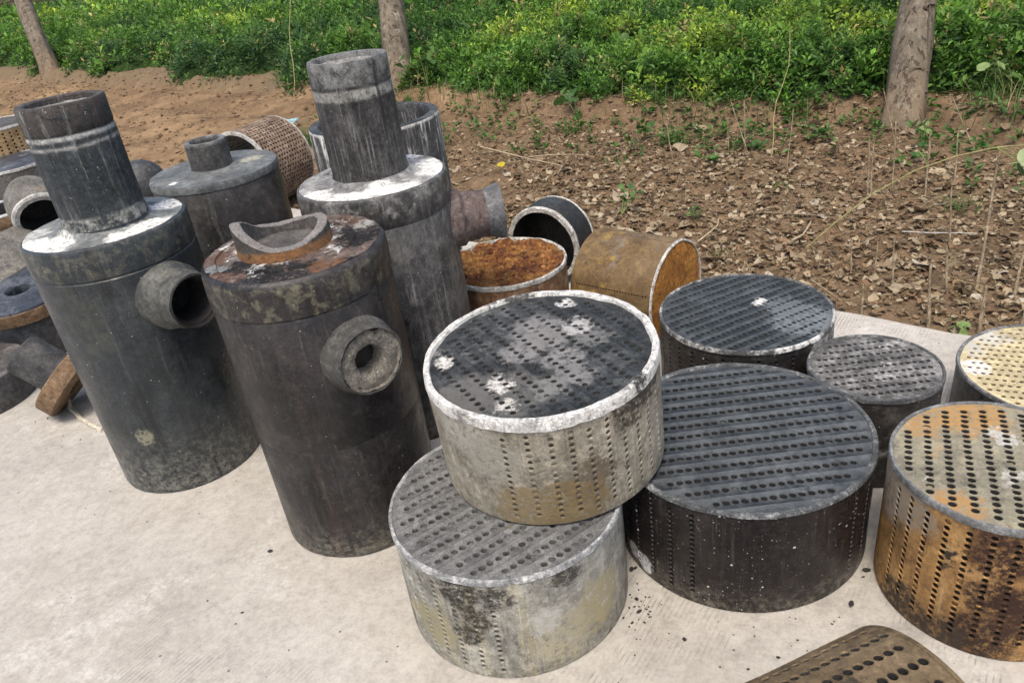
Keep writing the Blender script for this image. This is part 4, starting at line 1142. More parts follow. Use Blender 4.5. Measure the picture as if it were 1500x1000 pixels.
m_rd_t = grime('olive_rust_plate', [(.2, (.10, .09, .062)), (.45, (.175, .16, .115)), (.65, (.235, .21, .145)), (.9, (.32, .285, .20))], 113, 5, patches=[((.33, .20, .075), .55, .68, 4), ((.5, .48, .42), .64, .70, 9)], spots=[(.03, .19, .382, .10, (.36, .21, .075), .09), (-.10, .17, .382, .05, (.33, .20, .08), .09), (-.178, -.113, .382, .06, (.33, .19, .07), .09), (.05, .081, .382, .035, (.42, .41, .37), .10), (-.02, -.055, .382, .03, (.40, .385, .34), .10)], rough=(.4, .7), bump=.25, pep=.2, abr=.3)
m_rd_r = grime('steel_rim', [(.3, (.06, .06, .06)), (.5, (.12, .122, .122)), (.7, (.24, .24, .235))], 115, 14, rough=(.4, .7))
cols = [(t, zcol(.05, .355, .0172, (k % 2) * .008)) for k, t in enumerate(np.arange(-180.5, -20, 11.0))]
drum('orange rusted drum with rows of black holes in its olive top', (1.067, 1.324, 0), .235, .382, m_rd_s, m_rd_t, m_rd_r, ANG, .0415, .0207, .0100, cols, .0076, (.008, .014), .022, seed=23, shift=.012, shm=m_rd_hole, sdepth=.012, sclog=.25)

# BG beige topped drum
ANG = R(-27)
m_bg_s = grime('grey_side', [(.3, (.025, .024, .022)), (.5, (.055, .052, .047)), (.7, (.13, .125, .11))], 121, 7, patches=[((.15, .14, .12), .6, .7, 8)], rough=(.5, .8))
m_bg_t = grime('yellow_plate', [(.3, (.25, .21, .13)), (.48, (.37, .31, .185)), (.62, (.45, .375, .22)), (.76, (.50, .44, .31))], 123, 4.5, patches=[((.58, .56, .51), .60, .68, 6), ((.42, .27, .12), .62, .74, 4)], spots=[(-.225, .08, .198, .05, (.66, .65, .62), .04), (-.09, .24, .198, .07, (.50, .485, .44), .12), (-.17, .19, .198, .05, (.42, .41, .37), .1)], rough=(.6, .85), bump=.3, pep=.2, abr=.3)
drum('low drum with cream yellow perforated top at the pavement edge', (1.632, 1.878, 0), .281, .198, m_bg_s, m_bg_t, m_rd_r, ANG, .0300, .0215, .0073, [(t, zcol(.02, .18, .017)) for t in (-170, -158, -146)], .006, (.010, .010), .024, seed=27, depth=.02, hm=m_bg_hole)

# PL perforated drum lying in the foreground
m_pl = grime('brown_perforated', [(.2, (.055, .038, .019)), (.45, (.115, .08, .042)), (.65, (.17, .122, .068)), (.9, (.25, .20, .12))], 131, 6, patches=[((.06, .045, .028), .6, .68, 7), ((.30, .18, .07), .64, .72, 8), ((.24, .23, .2), .64, .72, 6)], rough=(.65, .9), bump=.45, pep=.2, abr=.3)
rPL = .21
axd = Vector((math.cos(R(197.3)), math.sin(R(197.3)), 0))
q = axd.to_track_quat('Z', 'Y')
PL = thing('perforated_drum', 'brown perforated drum lying on its side in front of the rusted drum', 'drum', Vector((.645, .822, rPL + .001)), q)
cols = [(t, zcol(.03, .47, .0215, (k % 2) * .01)) for k, t in enumerate(np.arange(0, 360, 12.0))]
geo, mi = perf_shell(rPL, .004, .50, cols, .0099, .03, .002, 31)
part('shell', geo, [m_pl, m_hole], PL, sharp=40, midx=mi)
part('end_face', lathe([(.001, -.001), (rPL - .016, -.001), (rPL - .004, .0), (rPL + .001, .004), (rPL + .0015, .012)], 90, jitter=.001), m_pl, PL)
part('end_face', lathe([(rPL + .001, .494), (rPL, .501), (rPL - .012, .502), (.001, .502)], 90, jitter=.001), m_pl, PL)

# brown lying drum
m_lb = grime('brown_rust_shell', [(.2, (.055, .033, .014)), (.45, (.11, .068, .028)), (.65, (.155, .103, .046)), (.9, (.22, .165, .09))], 141, 4, patches=[((.155, .14, .13), .52, .64, 4), ((.24, .16, .045), .58, .68, 5), ((.10, .06, .03), .62, .68, 8)], rough=(.5, .8), bump=.35, pep=.2, abr=.3)
m_lbf = grime('orange_scale', [(.2, (.12, .04, .010)), (.42, (.34, .13, .022)), (.6, (.52, .23, .035)), (.8, (.60, .33, .08))], 143, 12, patches=[((.07, .03, .015), .60, .66, 9)], rough=(.85, .95), bump=1.0, fine=90, abr=0)
m_lbr = grime('flaking_rim', [(.3, (.12, .10, .08)), (.46, (.40, .38, .34)), (.62, (.62, .60, .56))], 145, 20, rough=(.6, .85), bump=.6)
axd = Vector((-.745, .667, 0)).normalized()
LB = thing('rusty_drum', 'rusty brown drum lying on its side with orange scaled end', 'drum', (.669, 2.723, .2125), axd.to_track_quat('Z', 'Y') @ Quaternion((0, 0, 1), R(90)))
cols = [(t, zcol(.02, .34, .0125)) for t in (0, 18, 36, 54, 72, 90, 108, 126, 144, 162, 180, 198, 216, 234, 252, 270, 288, 306, 324, 342)]
geo, mi = perf_shell(.21, .004, .36, [c for c in cols if c[0] % 90 in (0, 18)], .0042, .02, .0015, 33)
part('shell', geo, [m_lb, m_hole], LB, sharp=40, midx=mi)
part('end_face', lathe([(.001, -.006), (.05, -.008), (.1, -.005), (.15, -.009), (.19, -.006), (.205, -.002)], 80, jitter=.008, jsc=28, seed=5), m_lbf, LB)
part('end_face', lathe([(.2095, .357), (.205, .361), (.001, .361)], 80), m_lb, LB)
part('rim_band', lathe([(.204, .0), (.2045, -.007), (.208, -.008), (.2115, -.006), (.2120, .002), (.2105, .003)], 96, jitter=.002, jsc=24, seed=6), m_lbr, LB)

# ring behind
RG = thing('pipe_ring', 'short black pipe ring lying on its side with white chipped rims', 'pipe', (.213, 3.45, .192), Vector((math.cos(R(55)), math.sin(R(55)), 0)).to_track_quat('Z', 'Y'))
m_rg = grime('black_lacquer', [(.3, (.008, .008, .008)), (.5, (.016, .015, .014)), (.7, (.045, .04, .03))], 151, 6, patches=[((.20, .19, .12), .60, .66, 7), ((.36, .35, .3), .68, .71, 9)], rough=(.25, .55))
part('shell', lathe([(.17, .003), (.1895, .003), (.1905, .01), (.1905, .152), (.1895, .158), (.17, .158)], 96, closed=True, jitter=.001), m_rg, RG)
part('end_cap', lathe([(.171, .150), (.15, .148), (.001, .147)], 64), m_rg, RG)
part('rim_band', lathe([(.166, .0), (.168, -.006), (.188, -.007), (.192, -.002), (.192, .01), (.1885, .004), (.169, .003)], 96, jitter=.0025, jsc=22, seed=3), m_lbr, RG)
part('rim_band', lathe([(.1885, .150), (.192, .152), (.192, .162), (.188, .165), (.168, .164), (.169, .159)], 96, jitter=.0025, jsc=22, seed=8), m_lbr, RG)

# drum filled with rust
RF = thing('rusty_drum', 'upright drum brimming with orange rust scale inside a white rim', 'drum', (.016, 2.835, 0))
m_rf = grime('rust_stained_side', [(.3, (.055, .03, .018)), (.5, (.14, .075, .035)), (.7, (.24, .18, .11))], 161, 7, streaks=[((.19, .07, .02), .52, .68, 14), ((.03, .025, .02), .58, .7, 18)], rough=(.6, .85))
m_rfs = grime('rust_scale', [(.28, (.05, .018, .009)), (.42, (.17, .055, .018)), (.55, (.33, .14, .035)), (.68, (.45, .24, .07)), (.8, (.52, .33, .14))], 163, 9, patches=[((.10, .03, .014), .57, .65, 10)], rough=(.9, .98), bump=1.2, fine=80, abr=0, crisp=.6)
part('shell', lathe([(.238, 0), (.243, .004), (.244, .392), (.2435, .398)], 96, cap0=True, jitter=.0015, seed=2), m_rf, RF)
V = []; F = []
for i, r in enumerate(np.linspace(.002, .236, 34)):
    for k in range(110):
        a = 2 * math.pi * k / 110
        x, y = r * math.cos(a), r * math.sin(a)
        z = .394 + .018 * fnoise((x, y, 0), 18, 2) + .014 * fnoise((x, y, 0), 42, 4) + .006 * fnoise((x, y, 0), 95, 8)
        V.append((x, y, z))
for i in range(33):
    for k in range(110):
        k2 = (k + 1) % 110
        F.append((i * 110 + k, i * 110 + k2, (i + 1) * 110 + k2, (i + 1) * 110 + k)[::-1])
part('rust_fill', (V, F), m_rfs, RF, sharp=0)
part('rim_band', lathe([(.232, .37), (.235, .398), (.24, .403), (.246, .401), (.2475, .392), (.2455, .384)], 96, jitter=.0028, jsc=20, seed=12), m_lbr, RF)

# perforated ring at the back
PR = thing('perforated_ring', 'hollow brown perforated drum lying on its side at the earth track', 'drum', (-1.659, 5.301, .276), Vector((math.cos(R(59.7)), math.sin(R(59.7)), 0)).to_track_quat('Z', 'Y'))
m_pr = grime('corroded_perforated', [(.3, (.07, .045, .03)), (.46, (.15, .10, .07)), (.6, (.25, .18, .125)), (.76, (.38, .32, .25))], 171, 7, patches=[((.42, .39, .34), .60, .7, 8), ((.06, .03, .018), .58, .66, 6)], rough=(.7, .9), bump=.6)
cols = [(t, zcol(.02, .375, .026, (k % 2) * .013)) for k, t in enumerate(np.arange(0, 360, 6.0))]
geo, mi = perf_shell(.28, .002, .40, cols, .0088, .018, .002, 41)
part('shell', geo, [m_pr, m_hole], PR, sharp=40, midx=mi)
m_pri = grime('dark_perforated_inside', [(.3, (.04, .038, .036)), (.5, (.09, .085, .08)), (.7, (.17, .165, .155))], 175, 10, rough=(.7, .9))
geo, mi = perf_shell(.258, .002, .40, cols, .0075, -.004, .0, 43)
part('inner_shell', geo, [m_pri, m_hole], PR, sharp=40, midx=mi)
m_prr = grime('pale_rim', [(.3, (.22, .21, .19)), (.5, (.42, .41, .38)), (.7, (.6, .59, .55))], 173, 14, rough=(.6, .85), bump=.6)
for z, s in ((0, -1), (.402, 1)):
    part('rim_band', lathe([(.2575, z - s * .004), (.2575, z + s * .006), (.27, z + s * .008), (.282, z + s * .005), (.282, z - s * .006)], 90, jitter=.0022, jsc=20, seed=z * 9), m_prr, PR)

# ------------------------------------------------------------------ clutter on the far left
m_blk = grime('dusty_black', [(.3, (.016, .016, .017)), (.5, (.036, .036, .037)), (.7, (.085, .085, .082))], 181, 7, patches=[((.15, .15, .145), .6, .72, 6)], specks=[((.5, .5, .48), .14, 50)], rough=(.4, .7))
m_blu = grime('blue_grey_plate', [(.25, (.018, .021, .028)), (.5, (.038, .045, .058)), (.85, (.14, .15, .168))], 183, 6, patches=[((.30, .31, .33), .6, .7, 5)], rough=(.3, .55))
m_rst = grime('rust_block', [(.3, (.07, .042, .024)), (.5, (.14, .085, .045)), (.7, (.22, .15, .085))], 185, 8, patches=[((.05, .035, .025), .6, .68, 8)], specks=[((.5, .45, .35), .13, 50)], rough=(.55, .8))
m_gry = grime('grey_brown', [(.25, (.022, .02, .019)), (.5, (.06, .055, .05)), (.85, (.17, .158, .142))], 187, 9, patches=[((.3, .29, .27), .62, .7, 8)], rough=(.6, .85))
# low dark drum
d1 = thing('low_drum', 'low dark drum with dusty flat top beside the flanged pipe stub', 'drum', (-2.40, 3.07, 0))
part('shell', lathe([(.242, 0), (.248, .006), (.25, .14), (.246, .148)], 80, jitter=.002, seed=1, cap0=True), m_blk, d1)
part('top_plate', lathe([(.246, .148), (.235, .152), (.001, .151)], 80, jitter=.001, seed=2), m_gry, d1)
# black drum with flange plate on it
d2 = thing('black_drum', 'plain black drum carrying the thick flange plate', 'drum', (-2.33, 3.62, 0))
part('shell', lathe([(.25, 0), (.256, .006), (.257, .195), (.253, .205)], 88, jitter=.0015, seed=3, cap0=True), m_blk, d2)
part('top_plate', lathe([(.253, .205), (.24, .207), (.001, .207)], 80), m_blk, d2)
fl = thing('flange_plate', 'thick round flange plate with centre hole and rusty edge on the black drum', 'flange', (-2.33, 3.55, .234), axis_rot((.04, -.10, 1)))
part('plate', lathe([(.06, .0), (.225, .0), (.232, .006), (.235, .02), (.238, .07), (.234, .078), (.06, .08), (.056, .074), (.056, .006)], 88, closed=True, jitter=.002, jsc=15, seed=4), m_blu, fl)
part('rusty_edge', lathe([(.229, -.002), (.238, .004), (.2415, .02), (.242, .062), (.239, .066)], 88, jitter=.0025, jsc=18, seed=5), m_rst, fl)
# pipe stub with block flange
axs = Vector((-.64, .08, .60)).normalized()
ps = thing('flanged_stub', 'black pipe stub with thick rusty flange tipped against the blue grey cylinder', 'pipe', (-1.855, 2.87, .138), axis_rot(axs))
part('flange', lathe([(.05, -.04), (.155, -.04), (.160, -.035), (.160, .03), (.155, .035), (.05, .035)], 80, closed=True, jitter=.0012, seed=6), m_rst, ps)
part('pipe', lathe([(.098, .034), (.098, .052), (.092, .056), (.088, .06), (.087, .20), (.083, .205), (.062, .205), (.06, .2), (.058, .034)], 72, closed=True, jitter=.0012, seed=7), m_blk, ps)
# rope
m_rope = grime('pale_strap', [(.3, (.36, .32, .24)), (.7, (.60, .56, .46))], 191, 40, rough=(.8, .95), bump=.5)
rp = [at_z(px, py, z) for px, py, z in ((118, 552, .10), (104, 565, .08), (100, 582, .04), (103, 598, .012), (118, 612, .008), (134, 622, .008), (150, 629, .008))]
fine = []
for i in range(len(rp) - 1):
    for k in range(4): fine.append(rp[i].lerp(rp[i + 1], k / 4) + Vector((0, 0, .002 * math.sin(i * 4 + k))))
fine.append(rp[-1])
tag(part('strap', tube(fine, .0085, 7, True, .6), m_rope, sharp=60), 'frayed pale strap trailing on the concrete beside the rusty flange', 'strap')
# elbow
m_elb = grime('elbow_graphite', [(.25, (.045, .042, .036)), (.5, (.11, .103, .088)), (.85, (.24, .222, .185))], 193, 8, patches=[((.30, .22, .10), .6, .7, 6), ((.06, .06, .06), .6, .68, 9)], rough=(.45, .7))
ep = at_z(63, 318, .50)
er = .034 * depth_of(ep)
el = thing('pipe_bend', 'grey pipe bend with pale rim and dark open mouth behind the blue grey cylinder', 'pipe', ep, axis_rot((.50, -.72, -.40)))
part('bend', lathe([(er * 1.0, 0), (er * 1.02, -er * .2), (er * 1.02, -er * .9), (er * .97, -er * 1.3), (er * .8, -er * 1.65), (er * .5, -er * 1.88), (.001, -er * 1.97)][::-1], 56, jitter=.002, seed=3), m_elb, el, sharp=60)
part('bore', lathe([(er * .80, 0), (er * .76, -er * .3), (er * .7, -er * .9), (.001, -er * 1.1)], 56), m_hole, el, sharp=60)
part('mouth_rim', lathe([(er * .80, -.004), (er * .80, .006), (er * .97, .009), (er * 1.04, .002), (er * 1.04, -.014)], 56, jitter=.003, seed=2), m_prr, el)
# big plain drums behind, stacked
bp = at_z(4, 238, .52); bp.z = 0
d3 = thing('wide_drum', 'wide drum with glossy blue grey top standing behind the pipe elbow', 'drum', bp)
part('shell', lathe([(.33, 0), (.338, .006), (.34, .50), (.336, .512)], 96, jitter=.0015, seed=8, cap0=True), m_gry, d3)
part('top_plate', lathe([(.336, .512), (.325, .515), (.001, .514)], 80), m_blu, d3)
m_tan = grime('tan_perforated', [(.3, (.14, .085, .04)), (.5, (.24, .155, .075)), (.7, (.34, .24, .13))], 195, 7, patches=[((.10, .06, .03), .6, .7, 6)], rough=(.6, .85))
p4 = at_z(-6, 190, .66); p4.z = .0
d4 = thing('perforated_drum', 'tan perforated drum with pale rim behind the glossy wide drum', 'drum', p4)
geo, mi = perf_shell(.30, .004, .70, [(t, zcol(.36, .67, .027, 0)) for t in np.arange(-180, 180, 9.0)], .0085, .03, .0, 9)
part('shell', geo, [m_tan, m_hole], d4, sharp=40, midx=mi)
part('top_plate', lathe([(.299, .696), (.29, .699), (.001, .699)], 80), m_gry, d4)
part('rim_band', ring_band(.30, .70, .012, .014, seed=3), m_prr, d4)
# slab pieces leaning between
lo = at_z(12, 372, .40)
sl = thing('broken_slab', 'broken graphite slab with pale edges propped beside the blue grey cylinder', 'slab', lo, axis_rot((.45, -.35, .8), .4))
V = []; F = []
outl = [(-.20, -.10), (-.05, -.13), (.10, -.11), (.19, -.03), (.16, .08), (.03, .12), (-.12, .11), (-.21, .03)]
for z, k in ((-.028, 1.0), (.022, 1.0), (.028, .95)):
    for x, y in outl: V.append((x * k, y * k, z))
n = 8
for i in range(2):
    for k in range(n):
        F.append((i * n + k, i * n + (k + 1) % n, (i + 1) * n + (k + 1) % n, (i + 1) * n + k))
F.append(tuple(range(n))[::-1]); F.append(tuple(range(2 * n, 3 * n)))
part('slab_body', (V, F), m_elb, sl, smooth=False)
sp = at_z(6, 330, .38); sp.z = 0
d5 = thing('stepped_drum', 'dark stepped drum with speckled side below the pipe elbow', 'drum', sp)
part('shell', lathe([(.30, 0), (.305, .006), (.306, .27), (.30, .28), (.25, .282), (.248, .286), (.247, .375), (.243, .382)], 88, jitter=.0015, seed=9, cap0=True), m_blk, d5)
part('top_plate', lathe([(.243, .382), (.235, .384), (.001, .384)], 72), m_gry, d5)
part('rim_band', ring_band(.306, .282, .02, .02, seed=5), m_rst, d5)
part('rim_band', ring_band(.34, .514, .012, .016, seed=6), m_prr, d3)
rg2 = thing('pipe_ring', 'short dark open ring with pale worn rim resting on the stepped drum', 'pipe', (sp.x, sp.y, .3845))
part('shell', lathe([(.18, .0), (.20, .0), (.203, .006), (.203, .085), (.20, .09)], 80, jitter=.0015, seed=2), m_rst, rg2)
part('bore', lathe([(.168, .09), (.165, .08), (.165, .002)], 80), m_hole, rg2)
part('rim_band', lathe([(.2035, .082), (.2045, .088), (.20, .094), (.172, .094), (.167, .088)], 80, jitter=.002, jsc=20, seed=4), m_prr, rg2)
# domed black vessel seen between the neck and the capped cylinder
dv = thing('domed_cylinder', 'small black round-topped cylinder between the blue grey neck and the capped cylinder', 'cylinder', (-1.53, 3.44, 0))
part('shell', lathe([(.11, 0), (.115, .006), (.116, .73)], 64, cap0=True, jitter=.001), m_blk, dv)
part('dome', lathe([(.116, .73), (.113, .77), (.10, .81), (.075, .838), (.04, .854), (.001, .86)], 64, jitter=.001), m_blk, dv)

# ------------------------------------------------------------------ crumbs on the concrete
m_chip = grime('graphite_chip', [(.3, (.010, .010, .010)), (.7, (.035, .033, .031))], 201, 40, rough=(.6, .85))
def chip_mesh(seed):
    rs = random.Random(seed)
    bm = bmesh.new()
    bmesh.ops.create_icosphere(bm, subdivisions=1, radius=1)
    for v in bm.verts:
        v.co *= rs.uniform(.65, 1.2); v.co.z *= .5
    zmin = min(v.co.z for v in bm.verts)
    for v in bm.verts: v.co.z -= zmin
    me = bpy.data.meshes.new('graphite_chip'); bm.to_mesh(me); bm.free(); me.materials.append(m_chip)
    return me
chips = [chip_mesh(i) for i in range(6)]
cl = [(1247, 885, .009), (920, 882, .008), (933, 878, .006), (936, 896, .007), (913, 905, .004), (926, 912, .004), (925, 835, .008), (930, 832, .006), (1003, 937, .006), (898, 806 + 10, .007), (396, 808, .008), (355, 897, .004), (304, 880, .003), (118, 644, .004), (52, 619, .003), (70, 613, .005), (1096, 980, .004), (1140, 963, .004), (1139, 962, .003), (1268, 835, .010), (1276, 820, .008), (1264, 845, .004), (1272, 800, .009), (1026, 888, .005), (912, 828, .009), (918, 838, .006)]
rs = random.Random(9)
for i in range(34):
    a = rs.uniform(0, 1)
    cl.append((rs.gauss(930, 22), rs.gauss(880, 26), rs.uniform(.0015, .0035)))
for i in range(20):
    cl.append((rs.uniform(920, 1260), rs.uniform(900, 960), rs.uniform(.0012, .003)))
BL = [((.571, 1.655), .345), ((-.074, 1.53), .30), ((1.067, 1.324), .245), ((-.543, 1.968), .25), ((-1.229, 2.415), .255), ((1.045, 1.88), .19)]
for i, (px, py, r) in enumerate(cl):
    p = at_z(px, py, 0)
    if any((p.x - c[0]) ** 2 + (p.y - c[1]) ** 2 < q * q for c, q in BL): continue
    o = obj('graphite_chip', chips[i % 6]); o.location = p
    o.rotation_euler = (0, 0, rs.uniform(0, 6.28)); o.scale = (r * 1.25, r * .85, r)
    tag(o, 'small black graphite chip lying on the pale concrete', 'chip', 'graphite chips on the concrete')

# ------------------------------------------------------------------ stakes, weeds, twigs
m_stake = grime('dry_stake', [(.25, (.085, .06, .036)), (.5, (.20, .15, .095)), (.8, (.38, .31, .21))], 211, 14, rough=(.8, .95), bump=.5)
m_stem = grime('green_stem', [(.3, (.12, .17, .05)), (.7, (.24, .29, .10))], 213, 20, rough=(.6, .8))
m_ystem = grime('yellow_stem', [(.3, (.20, .19, .07)), (.7, (.38, .34, .15))], 214, 20, rough=(.6, .8))
def g5(p): return (1000 + p[0] / 3, 180 + p[1] / 3)
def g3(p): return (900 + p[0] / 2.5, p[1] / 2.5)
stakes = [(g5(a), g5(b), w) for a, b, w in (((740, 655), (745, 510), 10), ((845, 670), (858, 500), 7), ((922, 710), (932, 500), 10), ((790, 840), (793, 705), 13), ((1082, 900), (1090, 625), 16), ((1168, 740), (1160, 535), 12), ((1290, 740), (1395, 120), 15), ((1305, 925), (1333, 712), 20), ((1178, 530), (1182, 285), 10), ((1065, 315), (1090, 70), 9), ((1195, 270), (1212, 30), 9), ((1455, 760), (1530, 440), 15), ((1485, 900), (1520, 760), 14), ((275, 660), (272, 605), 10), ((815, 310), (822, 60), 8), ((827, 315), (840, 90), 8))]
stakes += [(g3(a), g3(b), w) for a, b, w in (((1020, 690), (1032, 430), 7), ((1028, 520), (985, 325), 6), ((1140, 715), (1157, 480), 8), ((215, 600), (190, 440), 6), ((480, 570), (475, 370), 6), ((492, 570), (425, 365), 6), ((630, 640), (655, 400), 5), ((1330, 560), (1240, 360), 6), ((1430, 520), (1490, 360), 9), ((418, 570), (416, 430), 5))]
STL = {3: 'short cut stalk at the pavement edge beside the far black drum', 4: 'tall straight stalk rising right at the pavement edge above the small mottled drum', 6: 'very long thick stalk leaning across the arching yellow stem', 7: 'thick broken-topped stalk beside the yellow green seedling', 17: 'bent pale stalk tip in front of the thick trunk'}
for i, (b, t, w) in enumerate(stakes):
    p = at_z(b[0], b[1], -.01); dep = depth_of(p)
    q = at_depth(t[0], t[1], dep)
    s_, d_ = p.x * E_.x + p.y * E_.y, p.x * N_.x + p.y * N_.y
    p.z = float(soil_h(s_, d_)) - .02
    r = max(w / 3.4 * dep / FPX / 2, .002)
    v = q - p
    side = Vector((-v.y, v.x, 0)); side = side.normalized() if side.length > 1e-4 else Vector((1, 0, 0))
    pts = [p + v * k / 6 + rt * (.0018 * math.sin(i * 3 + k * 1.1)) * (k not in (0, 6)) for k in range(7)]
    o = part('stake', tube([x - p for x in pts], [r * (1.1 - .05 * k) for k in range(7)], 8, True, .12, i), m_stake, sharp=50)
    o.location = p
    tag(o, STL.get(i, 'thin dry brown stalk standing upright in the littered soil'), 'stalk', 'dry stalks standing in the soil')

def stick(name, label, pix, w, mat, zs=.02, group=None):
    pts = [at_z(x, y, zs if not isinstance(zs, (list, tuple)) else zs[i]) for i, (x, y) in enumerate(pix)]
    base = pts[0].copy()
    o = part(name, tube([p - base for p in pts], [w * (1 - .6 * k / len(pts)) for k in range(len(pts))], 7, True, .15, pix[0][0]), mat, sharp=60)
    o.location = base
    return tag(o, label, 'twig', group)
m_straw = grime('pale_twig', [(.3, (.28, .21, .13)), (.7, (.46, .38, .26))], 215, 20, rough=(.8, .9))
stick('twig', 'long pale bent twig lying on the leaf litter', [(704, 215), (740, 224), (775, 233), (800, 238), (824, 243), (817, 255)], .006, m_straw, .03)
stick('twig', 'straight dry twig lying across the litter near the bent twig', [(775, 230), (805, 227), (840, 226), (864, 228)], .004, m_straw, .03)
stick('twig', 'white peeled twig lying among the stalks', [(1322, 339), (1360, 341), (1400, 341), (1432, 342)], .0035, grime('white_twig', [(.3, (.3, .29, .27)), (.7, (.5, .49, .46))], 217, 20), .02)
stick('twig', 'pair of brown sticks on bare reddish soil, upper one', [(1105, 311), (1125, 305), (1147, 302)], .006, m_stake, .02)
stick('twig', 'pair of brown sticks on bare reddish soil, lower one', [(1120, 311), (1150, 313), (1195, 315)], .006, m_stake, .02)
stick('twig', 'curved pale root lying beside bare reddish soil', [(1160, 352), (1176, 344), (1184, 332), (1188, 324)], .006, m_straw, .02)
stick('twig', 'dark stick leaning out from behind the far black drum', [(1188, 410), (1210, 425), (1232, 440)], .006, m_stake, .03)
stick('twig', 'forked root beside the lying rusty drum', [(1022, 354), (1040, 340), (1051, 330), (1053, 320)], .005, m_straw, .02)

m_leafbig = tint_mat('big_leaf', .55, .3, .35)
lm_dark = big_leaf_mesh('leaf', 31, False, m_leafbig, (.055, .125, .03), .8)
lm_mid = big_leaf_mesh('leaf', 32, False, m_leafbig, (.10, .19, .045), .8)
lm_pale = big_leaf_mesh('leaf', 33, False, m_leafbig, (.22, .32, .11), .6)
lm_wash = big_leaf_mesh('leaf', 34, False, m_leafbig, (.40, .47, .24), .5)
lm_yel = big_leaf_mesh('leaf', 35, False, m_leafbig, (.55, .45, .03), .6)
def weed(label, px, py, hgt, nl, size, meshes, seed, zb=.0, spread=.12):
    p = at_z(px, py, zb)
    s_, d_ = p.x * E_.x + p.y * E_.y, p.x * N_.x + p.y * N_.y
    p.z = float(soil_h(s_, d_))
    root = thing('weed', label, 'plant', p, group='weeds sprouting from the soil')
    rs = random.Random(seed)
    k = 0
    for j in range(max(2, nl // 4)):
        a = rs.uniform(0, 6.28); ln = rs.uniform(.3, 1) * spread
        top = Vector((math.cos(a) * ln, math.sin(a) * ln, hgt * rs.uniform(.6, 1)))
        pts = [top * (i / 4) + Vector((0, 0, .12 * hgt * math.sin(math.pi * i / 4))) for i in range(5)]
        part('stem', tube(pts, [.0035, .003, .0025, .002, .0015], 6), m_stem, root)
        for i in range(4):
            c = pts[0].lerp(pts[4], rs.uniform(.35, 1.0)) + Vector((rs.gauss(0, size * .35), rs.gauss(0, size * .35), .12 * hgt))
            o = obj('leaf', rs.choice(meshes), root)
            o.location = c
            sc = size * rs.uniform(.7, 1.2)
            o.scale = (sc, sc * .8, sc)
            o.rotation_euler = (rs.gauss(0, .5), rs.gauss(.2, .45), rs.uniform(0, 6.28))
    return root
def tuft(label, px, py, hgt, n, seed, col, name='grass_tuft', spread=.05):
    p = at_z(px, py, 0.0)
    s_, d_ = p.x * E_.x + p.y * E_.y, p.x * N_.x + p.y * N_.y
    p.z = float(soil_h(s_, d_)) - .01
    r2 = np.random.default_rng(seed)
    V = []; F = []; Cc = []
    for i in range(n):
        a = r2.uniform(0, 6.28); h = hgt * r2.uniform(.5, 1.1); ln = r2.uniform(.2, 1.1) * hgt
        b = np.array([r2.normal(0, spread), r2.normal(0, spread), 0.0]); dr = np.array([math.cos(a), math.sin(a), 0]); sdv = np.array([-dr[1], dr[0], 0])
        w = r2.uniform(.0018, .004)
        o = len(V)
        for j in range(4):
            t = j / 3
            c = b + dr * ln * t * t + np.array([0, 0, h * (t - .35 * t * t * t)])
            V += [c - sdv * w * (1 - t * .9), c + sdv * w * (1 - t * .9)]
        for j in range(3): F.append((o + 2 * j, o + 2 * j + 1, o + 2 * j + 3, o + 2 * j + 2))
        cc = np.array(col) * r2.uniform(.6, 1.4); Cc += [cc] * 8
    o = obj(name, np_mesh(name, np.array(V), np.array(F), m_green, np.array(Cc)))
    o.location = p
    return tag(o, label, 'grass', 'grass tufts sprouting from the soil')
weed('bright green leafy weed growing from the litter behind the lying rusty drum', 910, 312, .16, 16, .055, [lm_mid, lm_mid, lm_dark], 1)
weed('small ferny weed on the litter between the lying rusty drum and the track of stalks', 1015, 318, .09, 12, .035, [lm_mid, lm_dark], 2, spread=.06)
weed('dark green broad weed with upright leaf at the foot of the bank', 845, 180, .22, 8, .13, [lm_dark, lm_dark, lm_mid], 3)
weed('dark broadleaf weed beside a bright grass clump below the bank', 945, 205, .16, 12, .10, [lm_dark], 4)
weed('little two-leaved seedling in the litter', 1045, 240, .06, 4, .07, [lm_mid], 5, spread=.04)
weed('single heart-shaped dark seedling below the bank', 1105, 215, .05, 4, .09, [lm_dark], 6, spread=.04)
weed('leafy climbing weed with large pale leaves on the bank beside the straight tree', 628, 135, .42, 16, .15, [lm_mid, lm_dark], 7, .1, .25)
weed('weed with a big washed out leaf hanging over the bank edge', 955, 142, .22, 12, .17, [lm_mid, lm_wash, lm_dark], 8, .1, .3)
weed('broad-leaved vine with large soft leaves on the bank left of the thick trunk', 1130, 138, .30, 16, .17, [lm_mid, lm_dark, lm_mid], 9, .1, .3)
weed('glossy weed with long leaves right of the thick trunk', 1388, 130, .34, 16, .14, [lm_dark, lm_dark, lm_mid], 10, .1, .22)
weed('pale star-leaved weed at the field edge right of the thick trunk', 1470, 150, .26, 12, .11, [lm_pale, lm_mid], 11, .1, .15)
weed('yellow green seedling at the pavement edge beside the cream topped drum', 1416, 482, .05, 8, .045, [lm_pale], 12, spread=.05)
weed('small dark weed among the stalks under the thick trunk', 1360, 245, .12, 8, .08, [lm_dark, lm_mid], 13)
weed('yellow green sprig climbing beside a stalk under the thick trunk', 1350, 215, .16, 8, .05, [lm_pale], 14, spread=.05)
weed('tiny dark creeping weed below the thick trunk', 1205, 212, .08, 8, .07, [lm_dark], 15)
weed('leafy weed at the field edge above the bare bank', 870, 110, .3, 16, .13, [lm_mid, lm_mid, lm_dark], 16, .12, .3)
